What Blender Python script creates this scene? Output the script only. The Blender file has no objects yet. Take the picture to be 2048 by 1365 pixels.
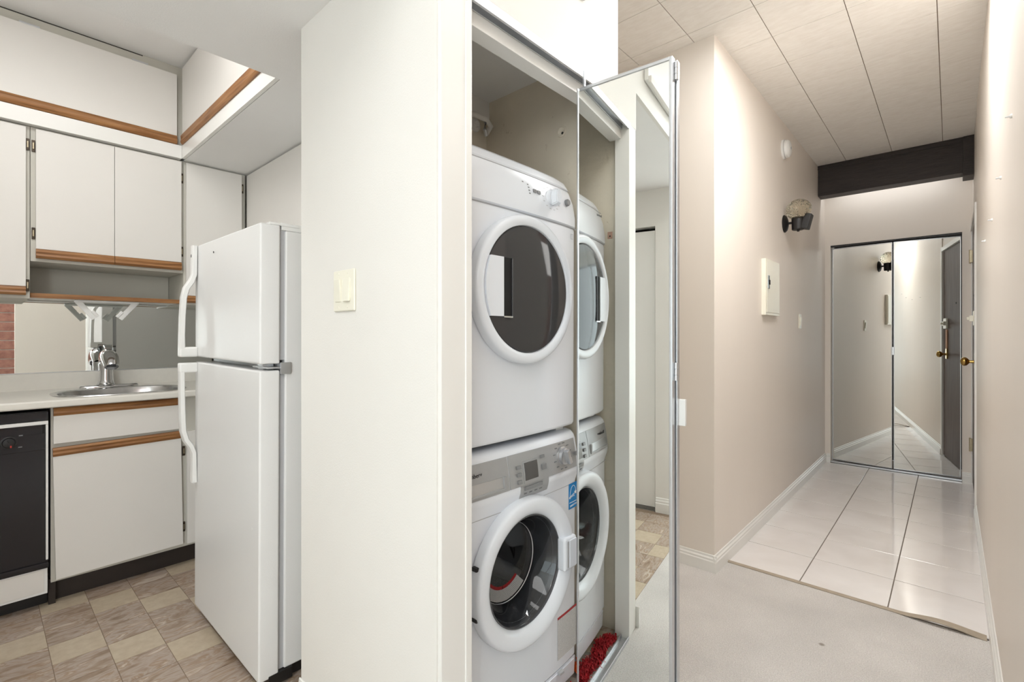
import bpy, bmesh, math, random
from mathutils import Vector, Matrix
random.seed(7)
SC = bpy.context.scene
COL = SC.collection

# ---------------------------------------------------------------- camera
H = 1.2
FPX = 969.0
YAW = math.atan(878 / 969)
cam_d = bpy.data.cameras.new('camera')
cam = bpy.data.objects.new('camera', cam_d)
COL.objects.link(cam)
cam_d.sensor_fit = 'HORIZONTAL'
cam_d.sensor_width = 36.0
cam_d.lens = 36.0 * FPX / 2048
cam_d.shift_y = -10.5 / 2048
cam_d.clip_start = 0.02
cam.location = (0, 0, H)
cam.rotation_euler = (math.pi / 2, 0, YAW)
SC.camera = cam

# ---------------------------------------------------------------- world, light, exposure
SC.view_settings.view_transform = 'Standard'
SC.view_settings.look = 'None'
SC.view_settings.gamma = 1
SC.view_settings.use_curve_mapping = False
SC.view_settings.exposure = 0.0
wd = bpy.data.worlds.new('sky')
SC.world = wd
wd.use_nodes = True
bg = wd.node_tree.nodes['Background']
bg.inputs[0].default_value = (0.93, 0.97, 1.0, 1)
bg.inputs[1].default_value = 3.4


def area(name, loc, rot, sx, sy, power, color=(1, 1, 1)):
    l = bpy.data.lights.new(name, 'AREA')
    l.shape = 'RECTANGLE'; l.size = sx; l.size_y = sy; l.energy = power; l.color = color
    o = bpy.data.objects.new(name, l); COL.objects.link(o)
    o.location = loc; o.rotation_euler = rot
    return o


# daylight outside the living-room window (behind the camera, right)
area('daylight_east', (3.15, -2.2, 1.3), (math.radians(90), 0, math.radians(90)), 2.3, 2.2, 180, (1.0, 1.0, 1.0))
# added unseen fill lights, no fixtures: dining end, hall (all above the picture), entry behind the beam, kitchen; and one by the chimney breast
area('ceiling_bounce_fill', (-0.20, -0.95, 2.69), (0, 0, 0), 0.8, 2.0, 20, (1.0, 1.0, 0.99))  # stands in for flash bounced off the ceiling
area('hall_down_fill', (-0.16, 2.62, 2.70), (0, 0, 0), 0.3, 0.24, 10, (1.0, 1.0, 0.995))  # added to lift the deeper hall; no real panel there
area('hall_near_fill', (-0.36, 2.25, 2.70), (0, 0, 0), 0.5, 0.35, 14, (1.0, 1.0, 0.995))  # added fill for the hall floor and lower walls
area('entry_fill', (-0.40, 5.275, 2.60), (0, 0, 0), 0.8, 0.06, 1.8, (1.0, 1.0, 0.99))  # invented source tucked behind the beam, brightens the end wall
area('laundry_front_fill', (-0.20, 1.45, 2.71), (0, 0, 0), 0.5, 0.6, 3.5, (1.0, 1.0, 0.995))  # added brightener over the laundry front
area('dining_east_fill', (0.5, -0.35, 1.9), (math.radians(0), math.radians(70), 0), 0.4, 0.8, 6, (1.0, 0.99, 0.98))  # added side fill for east-facing fronts, not a real lamp
area('kitchen_ceiling_fill', (-1.9, -0.40, 2.185), (0, 0, 0), 0.3, 0.4, 2, (1.0, 0.99, 0.975))  # added to lift the kitchen, hung without a fixture
area('kitchen_well_fill', (-2.2, 0.0, 2.69), (0, 0, 0), 0.25, 0.9, 10, (1.0, 0.99, 0.975))  # unseen fill up in the recess, put in for the cabinets
SC.cycles.max_bounces = 8
SC.cycles.diffuse_bounces = 5
SC.cycles.glossy_bounces = 5
SC.cycles.transmission_bounces = 6
SC.cycles.use_adaptive_sampling = True
SC.cycles.adaptive_threshold = 0.1
SC.cycles.use_denoising = True


# ---------------------------------------------------------------- materials
def lin(c):
    def f(v):
        v /= 255.0
        return v / 12.92 if v <= 0.04045 else ((v + 0.055) / 1.055) ** 2.4
    return (f(c[0]), f(c[1]), f(c[2]), 1)


def pbsdf(m):
    return m.node_tree.nodes['Principled BSDF']


def mat(name, c, rough=0.5, metal=0.0, var=0.03, vscale=3.0, bump=0.0, bscale=60.0, coat=0.0, spec=0.5, stretch=None):
    """plain coloured material with a little procedural variation and relief"""
    m = bpy.data.materials.new(name); m.use_nodes = True
    nt = m.node_tree; b = pbsdf(m)
    b.inputs['Roughness'].default_value = rough
    b.inputs['Metallic'].default_value = metal
    b.inputs['Coat Weight'].default_value = coat
    b.inputs['Specular IOR Level'].default_value = spec
    tc = nt.nodes.new('ShaderNodeTexCoord')
    vec = tc.outputs['Object']
    if stretch:
        mp = nt.nodes.new('ShaderNodeMapping'); mp.inputs['Scale'].default_value = stretch
        nt.links.new(vec, mp.inputs[0]); vec = mp.outputs[0]
    n = nt.nodes.new('ShaderNodeTexNoise'); n.inputs['Scale'].default_value = vscale; n.inputs['Detail'].default_value = 5
    nt.links.new(vec, n.inputs['Vector'])
    r = nt.nodes.new('ShaderNodeValToRGB')
    L = lin(c)
    r.color_ramp.elements[0].position = 0.3; r.color_ramp.elements[1].position = 0.7
    r.color_ramp.elements[0].color = (L[0] * (1 - var), L[1] * (1 - var), L[2] * (1 - var), 1)
    r.color_ramp.elements[1].color = (min(1, L[0] * (1 + var)), min(1, L[1] * (1 + var)), min(1, L[2] * (1 + var)), 1)
    nt.links.new(n.outputs['Fac'], r.inputs[0]); nt.links.new(r.outputs[0], b.inputs['Base Color'])
    if bump:
        n2 = nt.nodes.new('ShaderNodeTexNoise'); n2.inputs['Scale'].default_value = bscale; n2.inputs['Detail'].default_value = 3
        nt.links.new(vec, n2.inputs['Vector'])
        bp = nt.nodes.new('ShaderNodeBump'); bp.inputs['Strength'].default_value = bump; bp.inputs['Distance'].default_value = 0.01
        nt.links.new(n2.outputs['Fac'], bp.inputs['Height']); nt.links.new(bp.outputs[0], b.inputs['Normal'])
    return m


def ramp_mat(name, stops, scale, stretch=(1, 1, 1), rough=0.45, detail=6, dist=0.0, bump=0.0, coat=0.0, seed_by_object=False, spec=0.5):
    m = bpy.data.materials.new(name); m.use_nodes = True
    nt = m.node_tree; b = pbsdf(m)
    b.inputs['Roughness'].default_value = rough; b.inputs['Coat Weight'].default_value = coat
    b.inputs['Specular IOR Level'].default_value = spec
    tc = nt.nodes.new('ShaderNodeTexCoord')
    mp = nt.nodes.new('ShaderNodeMapping'); mp.inputs['Scale'].default_value = stretch
    nt.links.new(tc.outputs['Object'], mp.inputs[0])
    vec = mp.outputs[0]
    if seed_by_object:
        oi = nt.nodes.new('ShaderNodeObjectInfo')
        mu = nt.nodes.new('ShaderNodeMath'); mu.operation = 'MULTIPLY'; mu.inputs[1].default_value = 37.0
        nt.links.new(oi.outputs['Random'], mu.inputs[0])
        ad = nt.nodes.new('ShaderNodeVectorMath'); ad.operation = 'ADD'
        nt.links.new(vec, ad.inputs[0]); nt.links.new(mu.outputs[0], ad.inputs[1]); vec = ad.outputs[0]
    n = nt.nodes.new('ShaderNodeTexNoise'); n.inputs['Scale'].default_value = scale; n.inputs['Detail'].default_value = detail
    n.inputs['Distortion'].default_value = dist
    nt.links.new(vec, n.inputs['Vector'])
    r = nt.nodes.new('ShaderNodeValToRGB')
    els = r.color_ramp.elements
    while len(els) < len(stops):
        els.new(0.5)
    for e, (p, c) in zip(els, stops):
        e.position = p; e.color = lin(c)
    nt.links.new(n.outputs['Fac'], r.inputs[0]); nt.links.new(r.outputs[0], b.inputs['Base Color'])
    if bump:
        bp = nt.nodes.new('ShaderNodeBump'); bp.inputs['Strength'].default_value = bump; bp.inputs['Distance'].default_value = 0.004
        nt.links.new(n.outputs['Fac'], bp.inputs['Height']); nt.links.new(bp.outputs[0], b.inputs['Normal'])
    return m


M = {}
M['wall_white'] = mat('white_wall_paint', (232, 230, 225), 0.55, var=0.012, bump=0.06, bscale=220)
M['ceil_white'] = mat('white_ceiling_paint', (240, 240, 239), 0.7, var=0.015, bump=0.08, bscale=180)
M['wall_beige'] = mat('beige_satin_wall_paint', (234, 226, 217), 0.46, var=0.012, bump=0.05, bscale=130, spec=0.4, stretch=(1, 1, 0.15))
M['wall_closet'] = None
M['trim'] = mat('white_trim_paint', (236, 235, 231), 0.3, var=0.01)
M['cab'] = mat('off_white_laminate', (226, 223, 218), 0.42, var=0.012, bump=0.05, bscale=400)
M['cab_body'] = mat('grey_cabinet_frame_paint', (196, 193, 183), 0.5, var=0.02)
M['oak'] = ramp_mat('oak_wood', [(0.25, (104, 66, 34)), (0.48, (146, 100, 58)), (0.75, (172, 126, 80))], 9, (9, 0.55, 9), 0.45, 7, 0.6, 0.05)
M['oak_x'] = ramp_mat('oak_wood_crosswise', [(0.25, (104, 66, 34)), (0.48, (146, 100, 58)), (0.75, (172, 126, 80))], 9, (0.55, 9, 9), 0.45, 7, 0.6, 0.05)
M['toe'] = mat('dark_toe_kick', (44, 36, 32), 0.5, var=0.1)
M['counter'] = mat('pale_laminate_counter', (222, 219, 211), 0.35, var=0.02, vscale=30)
M['fridge'] = mat('white_fridge_enamel', (229, 229, 228), 0.3, var=0.006, bump=0.09, bscale=480)
M['plastic'] = mat('white_plastic', (234, 234, 232), 0.3, var=0.006)
M['ivory'] = mat('ivory_plastic', (238, 235, 220), 0.3, var=0.006)
M['enamel'] = mat('white_appliance_enamel', (228, 232, 238), 0.25, var=0.005)
M['silver'] = mat('silver_painted_plastic', (172, 173, 174), 0.38, metal=0.35, var=0.02, vscale=40)
M['silver_dark'] = mat('grey_plastic_button', (132, 133, 134), 0.4, var=0.02)
M['gasket'] = mat('grey_rubber_gasket', (178, 179, 181), 0.6, var=0.02)
M['black'] = mat('black_glossy_plastic', (33, 33, 37), 0.22, var=0.08)
M['black_matte'] = mat('matte_black_metal', (24, 22, 22), 0.45, var=0.1)
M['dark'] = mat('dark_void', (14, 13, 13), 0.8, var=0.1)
M['glass_dark'] = mat('smoked_dryer_glass', (62, 61, 62), 0.06, var=0.02, spec=0.35)
M['chrome'] = mat('chrome', (215, 216, 218), 0.07, metal=1.0, var=0.01)
M['steel'] = mat('brushed_steel', (196, 196, 196), 0.22, metal=1.0, var=0.06, vscale=30, stretch=(1, 8, 8))
M['alu'] = mat('aluminium_frame', (206, 208, 211), 0.3, metal=0.85, var=0.01)
M['mirror'] = mat('mirror_silvering', (240, 243, 241), 0.0, metal=1.0, var=0.0)
M['brass'] = mat('aged_brass', (178, 146, 84), 0.22, metal=1.0, var=0.08, vscale=30)
M['hinge_brass'] = mat('dull_brass_hinge', (176, 164, 138), 0.35, metal=0.8, var=0.1, vscale=60)
M['bronze'] = mat('antique_bronze_hinge', (70, 60, 50), 0.4, metal=0.6, var=0.15, vscale=60)
M['beam'] = mat('dark_stained_beam', (46, 38, 36), 0.55, var=0.25, vscale=25, bump=0.3, bscale=70, stretch=(0.3, 2, 2))
M['door_brown'] = ramp_mat('dark_walnut_veneer', [(0.25, (70, 58, 56)), (0.6, (98, 84, 80)), (0.85, (116, 102, 96))], 6, (9, 9, 0.5), 0.5, 7, 0.4, spec=0.2)
M['red'] = mat('red_shag_yarn', (168, 24, 34), 0.8, var=0.3, vscale=40)
M['orange'] = mat('orange_plastic_film', (226, 92, 36), 0.25, var=0.25, vscale=40)
M['print_blue'] = mat('blue_sticker', (20, 132, 200), 0.35, var=0.01)
M['print_white'] = mat('white_print', (245, 246, 246), 0.4, var=0.0)
M['print_red'] = mat('red_print', (176, 34, 40), 0.4, var=0.02)
M['print_grey'] = mat('grey_print', (120, 122, 124), 0.5, var=0.0)
M['print_black'] = mat('black_print', (28, 28, 30), 0.45, var=0.0)
M['lcd'] = mat('grey_display_glass', (84, 83, 82), 0.12, var=0.02)
M['concrete'] = mat('bare_concrete', (168, 162, 152), 0.85, var=0.2, vscale=12, bump=0.4, bscale=60)
M['grout'] = mat('grey_grout', (120, 110, 100), 0.8, var=0.08, vscale=30)
M['grout_vinyl'] = mat('vinyl_joint', (140, 122, 104), 0.7, var=0.08, vscale=30)
M['strip'] = mat('taupe_transition_strip', (166, 153, 136), 0.5, var=0.08, vscale=25)
M['ceil_gap'] = mat('ceiling_tile_joint', (132, 108, 84), 0.8, var=0.1)
M['knob_red'] = mat('red_pointer', (190, 50, 40), 0.4, var=0.0)
M['pink_stain'] = mat('bare_plaster_patch', (196, 160, 142), 0.8, var=0.15, vscale=60)
M['tan_film'] = mat('tan_paper', (204, 160, 128), 0.6, var=0.06)

# hall floor tile: glossy pinkish ceramic; ceiling tile: brushed pale fibre
M['floor_tile'] = ramp_mat('glossy_ceramic_tile', [(0.3, (226, 221, 218)), (0.7, (236, 232, 230))], 3.5, (1, 1, 1), 0.07, 5, 0.6, 0.02, seed_by_object=True, spec=0.6)
M['ceil_tile'] = ramp_mat('pale_fibre_ceiling_tile', [(0.35, (240, 236, 230)), (0.65, (246, 243, 238))], 14, (1.2, 4, 1), 0.75, 3, 0.3, 0.02, seed_by_object=True)
M['vinyl_plain'] = ramp_mat('plain_beige_vinyl', [(0.3, (182, 166, 143)), (0.7, (196, 182, 160))], 34, (1, 1, 1), 0.32, 6, 0.2, seed_by_object=True)
M['vinyl_marble'] = ramp_mat('marbled_grey_brown_vinyl', [(0.25, (120, 98, 78)), (0.4, (156, 136, 117)), (0.5, (176, 162, 151)), (0.57, (154, 130, 106)), (0.67, (200, 188, 176)), (0.78, (166, 144, 120))], 6.5, (3.0, 1.1, 1), 0.3, 6, 1.6, seed_by_object=True)
M['brick'] = ramp_mat('red_brick', [(0.3, (138, 94, 82)), (0.7, (170, 122, 108))], 22, (1, 1, 1), 0.85, 6, 0.3, 0.4, seed_by_object=True)
M['mortar'] = mat('pale_mortar', (214, 204, 196), 0.9, var=0.08, vscale=40, bump=0.3, bscale=90)


def carpet_material():
    m = mat('pale_beige_carpet', (242, 238, 234), 0.95, var=0.085, vscale=3.0, bump=0.9, bscale=260, spec=0.1)
    nt = m.node_tree; b = pbsdf(m)
    tc = nt.nodes.new('ShaderNodeTexCoord')
    # fine pile grain
    n = nt.nodes.new('ShaderNodeTexNoise'); n.inputs['Scale'].default_value = 240; n.inputs['Detail'].default_value = 3
    nt.links.new(tc.outputs['Object'], n.inputs['Vector'])
    r = nt.nodes.new('ShaderNodeValToRGB')
    r.color_ramp.elements[0].position = 0.3; r.color_ramp.elements[0].color = (0.76, 0.745, 0.735, 1)
    r.color_ramp.elements[1].position = 0.7; r.color_ramp.elements[1].color = (1, 1, 1, 1)
    nt.links.new(n.outputs['Fac'], r.inputs[0])
    # small scattered specks of dirt
    v = nt.nodes.new('ShaderNodeTexVoronoi'); v.inputs['Scale'].default_value = 4.2; v.inputs['Randomness'].default_value = 1.0
    nt.links.new(tc.outputs['Object'], v.inputs['Vector'])
    r2 = nt.nodes.new('ShaderNodeValToRGB')
    r2.color_ramp.elements[0].position = 0.025; r2.color_ramp.elements[0].color = (0.5, 0.46, 0.42, 1)
    r2.color_ramp.elements[1].position = 0.055; r2.color_ramp.elements[1].color = (1, 1, 1, 1)
    nt.links.new(v.outputs['Distance'], r2.inputs[0])
    src = b.inputs['Base Color'].links[0].from_socket
    m1 = nt.nodes.new('ShaderNodeMix'); m1.data_type = 'RGBA'; m1.blend_type = 'MULTIPLY'; m1.inputs[0].default_value = 1
    nt.links.new(src, m1.inputs[6]); nt.links.new(r.outputs[0], m1.inputs[7])
    m2 = nt.nodes.new('ShaderNodeMix'); m2.data_type = 'RGBA'; m2.blend_type = 'MULTIPLY'; m2.inputs[0].default_value = 1
    nt.links.new(m1.outputs[2], m2.inputs[6]); nt.links.new(r2.outputs[0], m2.inputs[7])
    nt.links.new(m2.outputs[2], b.inputs['Base Color'])
    return m


def closet_wall_material():
    m = mat('stained_closet_plaster', (224, 215, 198), 0.7, var=0.06, vscale=5, bump=0.12, bscale=60)
    nt = m.node_tree; b = pbsdf(m)
    tc = nt.nodes.new('ShaderNodeTexCoord')
    v = nt.nodes.new('ShaderNodeTexNoise'); v.inputs['Scale'].default_value = 9; v.inputs['Detail'].default_value = 9; v.inputs['Roughness'].default_value = 0.75
    nt.links.new(tc.outputs['Object'], v.inputs['Vector'])
    r = nt.nodes.new('ShaderNodeValToRGB')
    r.color_ramp.elements[0].position = 0.27; r.color_ramp.elements[0].color = (0.45, 0.38, 0.32, 1)
    r.color_ramp.elements[1].position = 0.36; r.color_ramp.elements[1].color = (1, 1, 1, 1)
    nt.links.new(v.outputs['Fac'], r.inputs[0])
    src = b.inputs['Base Color'].links[0].from_socket
    m1 = nt.nodes.new('ShaderNodeMix'); m1.data_type = 'RGBA'; m1.blend_type = 'MULTIPLY'; m1.inputs[0].default_value = 1
    nt.links.new(src, m1.inputs[6]); nt.links.new(r.outputs[0], m1.inputs[7])
    nt.links.new(m1.outputs[2], b.inputs['Base Color'])
    return m


def glass_material(name, tint, gloss=0.12, rough=0.02):
    m = bpy.data.materials.new(name); m.use_nodes = True
    nt = m.node_tree; nt.nodes.remove(pbsdf(m))
    out = nt.nodes['Material Output']
    t = nt.nodes.new('ShaderNodeBsdfTransparent'); t.inputs[0].default_value = lin(tint)
    g = nt.nodes.new('ShaderNodeBsdfGlossy'); g.inputs['Roughness'].default_value = rough
    lw = nt.nodes.new('ShaderNodeLayerWeight'); lw.inputs[0].default_value = 0.5
    pw = nt.nodes.new('ShaderNodeMath'); pw.operation = 'POWER'; pw.inputs[1].default_value = 5.0
    nt.links.new(lw.outputs['Facing'], pw.inputs[0])
    ad = nt.nodes.new('ShaderNodeMath'); ad.operation = 'ADD'; ad.inputs[1].default_value = gloss; ad.use_clamp = True
    nt.links.new(pw.outputs[0], ad.inputs[0])
    mx = nt.nodes.new('ShaderNodeMixShader')
    nt.links.new(ad.outputs[0], mx.inputs[0]); nt.links.new(t.outputs[0], mx.inputs[1]); nt.links.new(g.outputs[0], mx.inputs[2])
    nt.links.new(mx.outputs[0], out.inputs[0])
    return m


def globe_material():
    m = bpy.data.materials.new('crackled_globe_glass'); m.use_nodes = True
    nt = m.node_tree; b = pbsdf(m)
    b.inputs['Base Color'].default_value = lin((236, 228, 208)); b.inputs['Roughness'].default_value = 0.03
    b.inputs['Transmission Weight'].default_value = 0.96; b.inputs['IOR'].default_value = 1.25
    tc = nt.nodes.new('ShaderNodeTexCoord')
    v = nt.nodes.new('ShaderNodeTexVoronoi'); v.feature = 'DISTANCE_TO_EDGE'; v.inputs['Scale'].default_value = 75
    nt.links.new(tc.outputs['Object'], v.inputs['Vector'])
    bp = nt.nodes.new('ShaderNodeBump'); bp.inputs['Strength'].default_value = 0.9; bp.inputs['Distance'].default_value = 0.01
    nt.links.new(v.outputs['Distance'], bp.inputs['Height']); nt.links.new(bp.outputs[0], b.inputs['Normal'])
    return m


def print_material():
    """flat printed notice: rows of tiny grey text on off-white"""
    m = bpy.data.materials.new('printed_notice'); m.use_nodes = True
    nt = m.node_tree; b = pbsdf(m); b.inputs['Roughness'].default_value = 0.5
    tc = nt.nodes.new('ShaderNodeTexCoord')
    sp = nt.nodes.new('ShaderNodeSeparateXYZ'); nt.links.new(tc.outputs['Object'], sp.inputs[0])
    w = nt.nodes.new('ShaderNodeMath'); w.operation = 'MULTIPLY'; w.inputs[1].default_value = 2400
    nt.links.new(sp.outputs[2], w.inputs[0])
    s = nt.nodes.new('ShaderNodeMath'); s.operation = 'SINE'; nt.links.new(w.outputs[0], s.inputs[0])
    n = nt.nodes.new('ShaderNodeTexNoise'); n.inputs['Scale'].default_value = 420
    nt.links.new(tc.outputs['Object'], n.inputs['Vector'])
    a = nt.nodes.new('ShaderNodeMath'); a.operation = 'MULTIPLY'
    nt.links.new(s.outputs[0], a.inputs[0]); nt.links.new(n.outputs['Fac'], a.inputs[1])
    r = nt.nodes.new('ShaderNodeValToRGB')
    r.color_ramp.elements[0].position = 0.1; r.color_ramp.elements[0].color = lin((226, 226, 224))
    r.color_ramp.elements[1].position = 0.4; r.color_ramp.elements[1].color = lin((112, 112, 114))
    nt.links.new(a.outputs[0], r.inputs[0]); nt.links.new(r.outputs[0], b.inputs['Base Color'])
    return m


M['carpet'] = carpet_material()
M['wall_closet'] = closet_wall_material()
M['glass'] = glass_material('washer_door_glass', (205, 207, 209), 0.05)
M['pane'] = glass_material('window_pane_glass', (246, 250, 250), 0.0)
M['globe'] = globe_material()
M['notice'] = print_material()
M['bowl_grey'] = mat('grey_rubber_door_seal', (74, 75, 78), 0.4, var=0.25, vscale=12, coat=0.5)
M['drum'] = mat('dark_steel_drum', (48, 47, 46), 0.5, metal=0.3, var=0.25, vscale=10)

# ---------------------------------------------------------------- builders
ORG = {}


def tag(o, label=None, cat=None, group=None, kind=None):
    if label: o['label'] = label
    if cat: o['category'] = cat
    if group: o['group'] = group
    if kind: o['kind'] = kind
    return o


def thing(name, label, cat, loc, group=None, rotz=0.0, kind=None, local=False):
    o = bpy.data.objects.new(name, None); COL.objects.link(o)
    o.location = loc; o.rotation_euler = (0, 0, rotz); o.empty_display_size = 0.05
    ORG[o] = Vector((0, 0, 0)) if local else Vector(loc)
    return tag(o, label, cat, group, kind)


def obj(name, bm, m, parent=None, smooth=False, kind=None):
    me = bpy.data.meshes.new(name)
    off = ORG.get(parent, Vector((0, 0, 0))) if parent else Vector((0, 0, 0))
    if off.length:
        bmesh.ops.translate(bm, verts=bm.verts, vec=-off)
    bmesh.ops.recalc_face_normals(bm, faces=bm.faces)
    bm.to_mesh(me); bm.free()
    me.materials.append(M[m] if isinstance(m, str) else m)
    if smooth:
        for p in me.polygons: p.use_smooth = True
        try:
            me.set_sharp_from_angle(angle=math.radians(38))
        except Exception:
            pass
    o = bpy.data.objects.new(name, me); COL.objects.link(o)
    if smooth:
        wn = o.modifiers.new('weighted_normals', 'WEIGHTED_NORMAL'); wn.keep_sharp = True; wn.weight = 50
    if parent:
        o.parent = parent; ORG[o] = off
    else:
        ORG[o] = Vector((0, 0, 0))
    if kind: o['kind'] = kind
    return o


def add_box(bm, x0, x1, y0, y1, z0, z1, bev=0.0, seg=2, rot=None):
    t = bmesh.new()
    r = bmesh.ops.create_cube(t, size=1)
    bmesh.ops.scale(t, vec=(abs(x1 - x0), abs(y1 - y0), abs(z1 - z0)), verts=t.verts)
    if bev:
        bmesh.ops.bevel(t, geom=t.edges[:], offset=bev, segments=seg, profile=0.6, affect='EDGES')
    if rot is not None:
        bmesh.ops.transform(t, matrix=rot, verts=t.verts)
    bmesh.ops.translate(t, vec=((x0 + x1) / 2, (y0 + y1) / 2, (z0 + z1) / 2), verts=t.verts)
    me = bpy.data.meshes.new('t'); t.to_mesh(me); t.free(); bm.from_mesh(me); bpy.data.meshes.remove(me)
    return bm


def box(name, x0, x1, y0, y1, z0, z1, m, parent=None, bev=0.0, seg=2, rot=None, kind=None):
    bm = bmesh.new(); add_box(bm, x0, x1, y0, y1, z0, z1, bev, seg, rot)
    return obj(name, bm, m, parent, smooth=bev > 0, kind=kind)


def struct(name, x0, x1, y0, y1, z0, z1, m, bev=0.0, parent=None):
    return box(name, x0, x1, y0, y1, z0, z1, m, parent, bev, kind=None if parent else 'structure')


def lathe(profile, n=64, a0=0.0, a1=2 * math.pi, close=True):
    """revolve (axial, radius) about the local Z axis"""
    bm = bmesh.new(); full = abs(a1 - a0 - 2 * math.pi) < 1e-6
    cnt = n if full else n + 1
    rings = []
    for (a, r) in profile:
        ring = []
        for i in range(cnt):
            t = a0 + (a1 - a0) * i / n
            ring.append(bm.verts.new((r * math.cos(t), r * math.sin(t), a)))
        rings.append(ring)
    for k in range(len(rings) - 1):
        for i in range(n):
            j = (i + 1) % cnt
            try: bm.faces.new((rings[k][i], rings[k][j], rings[k + 1][j], rings[k + 1][i]))
            except ValueError: pass
    if close and full:
        for ring, (a, r) in ((rings[0], profile[0]), (rings[-1], profile[-1])):
            if r > 1e-5:
                try: bm.faces.new(ring)
                except ValueError: pass
    bmesh.ops.remove_doubles(bm, verts=bm.verts, dist=1e-6)
    return bm


def place(bm, axis, loc):
    """turn a lathe (axis local Z) to a world axis and move it"""
    if axis == 'x': R = Matrix(((0, 0, 1), (1, 0, 0), (0, 1, 0))).to_4x4()
    elif axis == '-y': R = Matrix(((1, 0, 0), (0, 0, -1), (0, 1, 0))).to_4x4()
    elif axis == '-x': R = Matrix(((0, 0, -1), (-1, 0, 0), (0, 1, 0))).to_4x4()
    else: R = Matrix.Identity(4)
    bmesh.ops.transform(bm, matrix=Matrix.Translation(loc) @ R, verts=bm.verts)
    return bm


def tube(points, r, n=12, closed_ends=True, rs=None):
    bm = bmesh.new(); rings = []
    P = [Vector(p) for p in points]
    up = Vector((0, 0, 1))
    for i, p in enumerate(P):
        d = (P[min(i + 1, len(P) - 1)] - P[max(i - 1, 0)]).normalized()
        u = d.cross(up)
        if u.length < 1e-3: u = d.cross(Vector((1, 0, 0)))
        u.normalize(); v = u.cross(d).normalized()
        rr = rs[i] if rs else r
        rings.append([bm.verts.new(p + u * rr * math.cos(2 * math.pi * k / n) + v * rr * math.sin(2 * math.pi * k / n)) for k in range(n)])
    for a, b in zip(rings, rings[1:]):
        for k in range(n):
            bm.faces.new((a[k], a[(k + 1) % n], b[(k + 1) % n], b[k]))
    if closed_ends:
        bm.faces.new(rings[0]); bm.faces.new(rings[-1][::-1])
    return bm


def ribbon_sweep(points, widths, thick, side):
    """rectangular bar swept along points; side = constant width direction"""
    bm = bmesh.new(); rings = []
    P = [Vector(p) for p in points]; S = Vector(side).normalized()
    for i, p in enumerate(P):
        d = (P[min(i + 1, len(P) - 1)] - P[max(i - 1, 0)]).normalized()
        nrm = S.cross(d).normalized()
        w = widths[i] / 2; t = thick[i] / 2 if hasattr(thick, '__len__') else thick / 2
        c = 0.35
        pts = [(-w, -t * (1 - c)), (-w * (1 - c), -t), (w * (1 - c), -t), (w, -t * (1 - c)), (w, t * (1 - c)), (w * (1 - c), t), (-w * (1 - c), t), (-w, t * (1 - c))]
        rings.append([bm.verts.new(p + S * a + nrm * b) for a, b in pts])
    n = 8
    for a, b in zip(rings, rings[1:]):
        for k in range(n): bm.faces.new((a[k], a[(k + 1) % n], b[(k + 1) % n], b[k]))
    bm.faces.new(rings[0]); bm.faces.new(rings[-1][::-1])
    return bm


def extrude_profile(prof, axis, a0, a1):
    """closed 2-D profile swept straight; axis 'x': prof = (y,z), axis 'y': prof = (x,z)"""
    bm = bmesh.new()
    def P(a, p): return (a, p[0], p[1]) if axis == 'x' else (p[0], a, p[1])
    A = [bm.verts.new(P(a0, p)) for p in prof]; B = [bm.verts.new(P(a1, p)) for p in prof]
    n = len(prof)
    for k in range(n): bm.faces.new((A[k], A[(k + 1) % n], B[(k + 1) % n], B[k]))
    bm.faces.new(A); bm.faces.new(B[::-1])
    return bm


def text(name, s, size, loc, rot, m, parent, extrude=0.0004):
    c = bpy.data.curves.new(name, 'FONT'); c.body = s; c.size = size; c.extrude = extrude
    c.align_x = 'CENTER'; c.align_y = 'CENTER'
    c.materials.append(M[m])
    o = bpy.data.objects.new(name, c); COL.objects.link(o)
    bpy.context.view_layer.update()
    me = bpy.data.meshes.new_from_object(o.evaluated_get(bpy.context.evaluated_depsgraph_get()))
    bpy.data.objects.remove(o, do_unlink=True)
    me.name = name
    o = bpy.data.objects.new(name, me); COL.objects.link(o)
    o.parent = parent; o.location = Vector(loc) - ORG[parent]; o.rotation_euler = rot
    return o


FACE_X = (math.pi / 2, 0, math.pi / 2)      # print readable from +X


def base_profile(face, out, top=0.085, t=0.014):
    """moulded skirting profile: (across, z); face = wall plane, out = +1/-1"""
    f = face; o = out
    return [(f, 0), (f + o * t, 0), (f + o * t, top * 0.62), (f + o * t * 0.75, top * 0.68), (f + o * t * 0.75, top * 0.78),
            (f + o * t * 0.35, top * 0.86), (f + o * t * 0.3, top * 0.97), (f + o * t * 0.1, top), (f, top)]


# ================================================================= STRUCTURE
ZC, ZS = 2.73, 2.2                    # high ceiling, kitchen soffit
XH, XR, XC = -0.89, 0.125, -0.864     # hall left wall, hall right wall, laundry front
YB = 5.42                             # hall end wall
YCOL = 0.708                          # front of the column between kitchen and laundry

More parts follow.
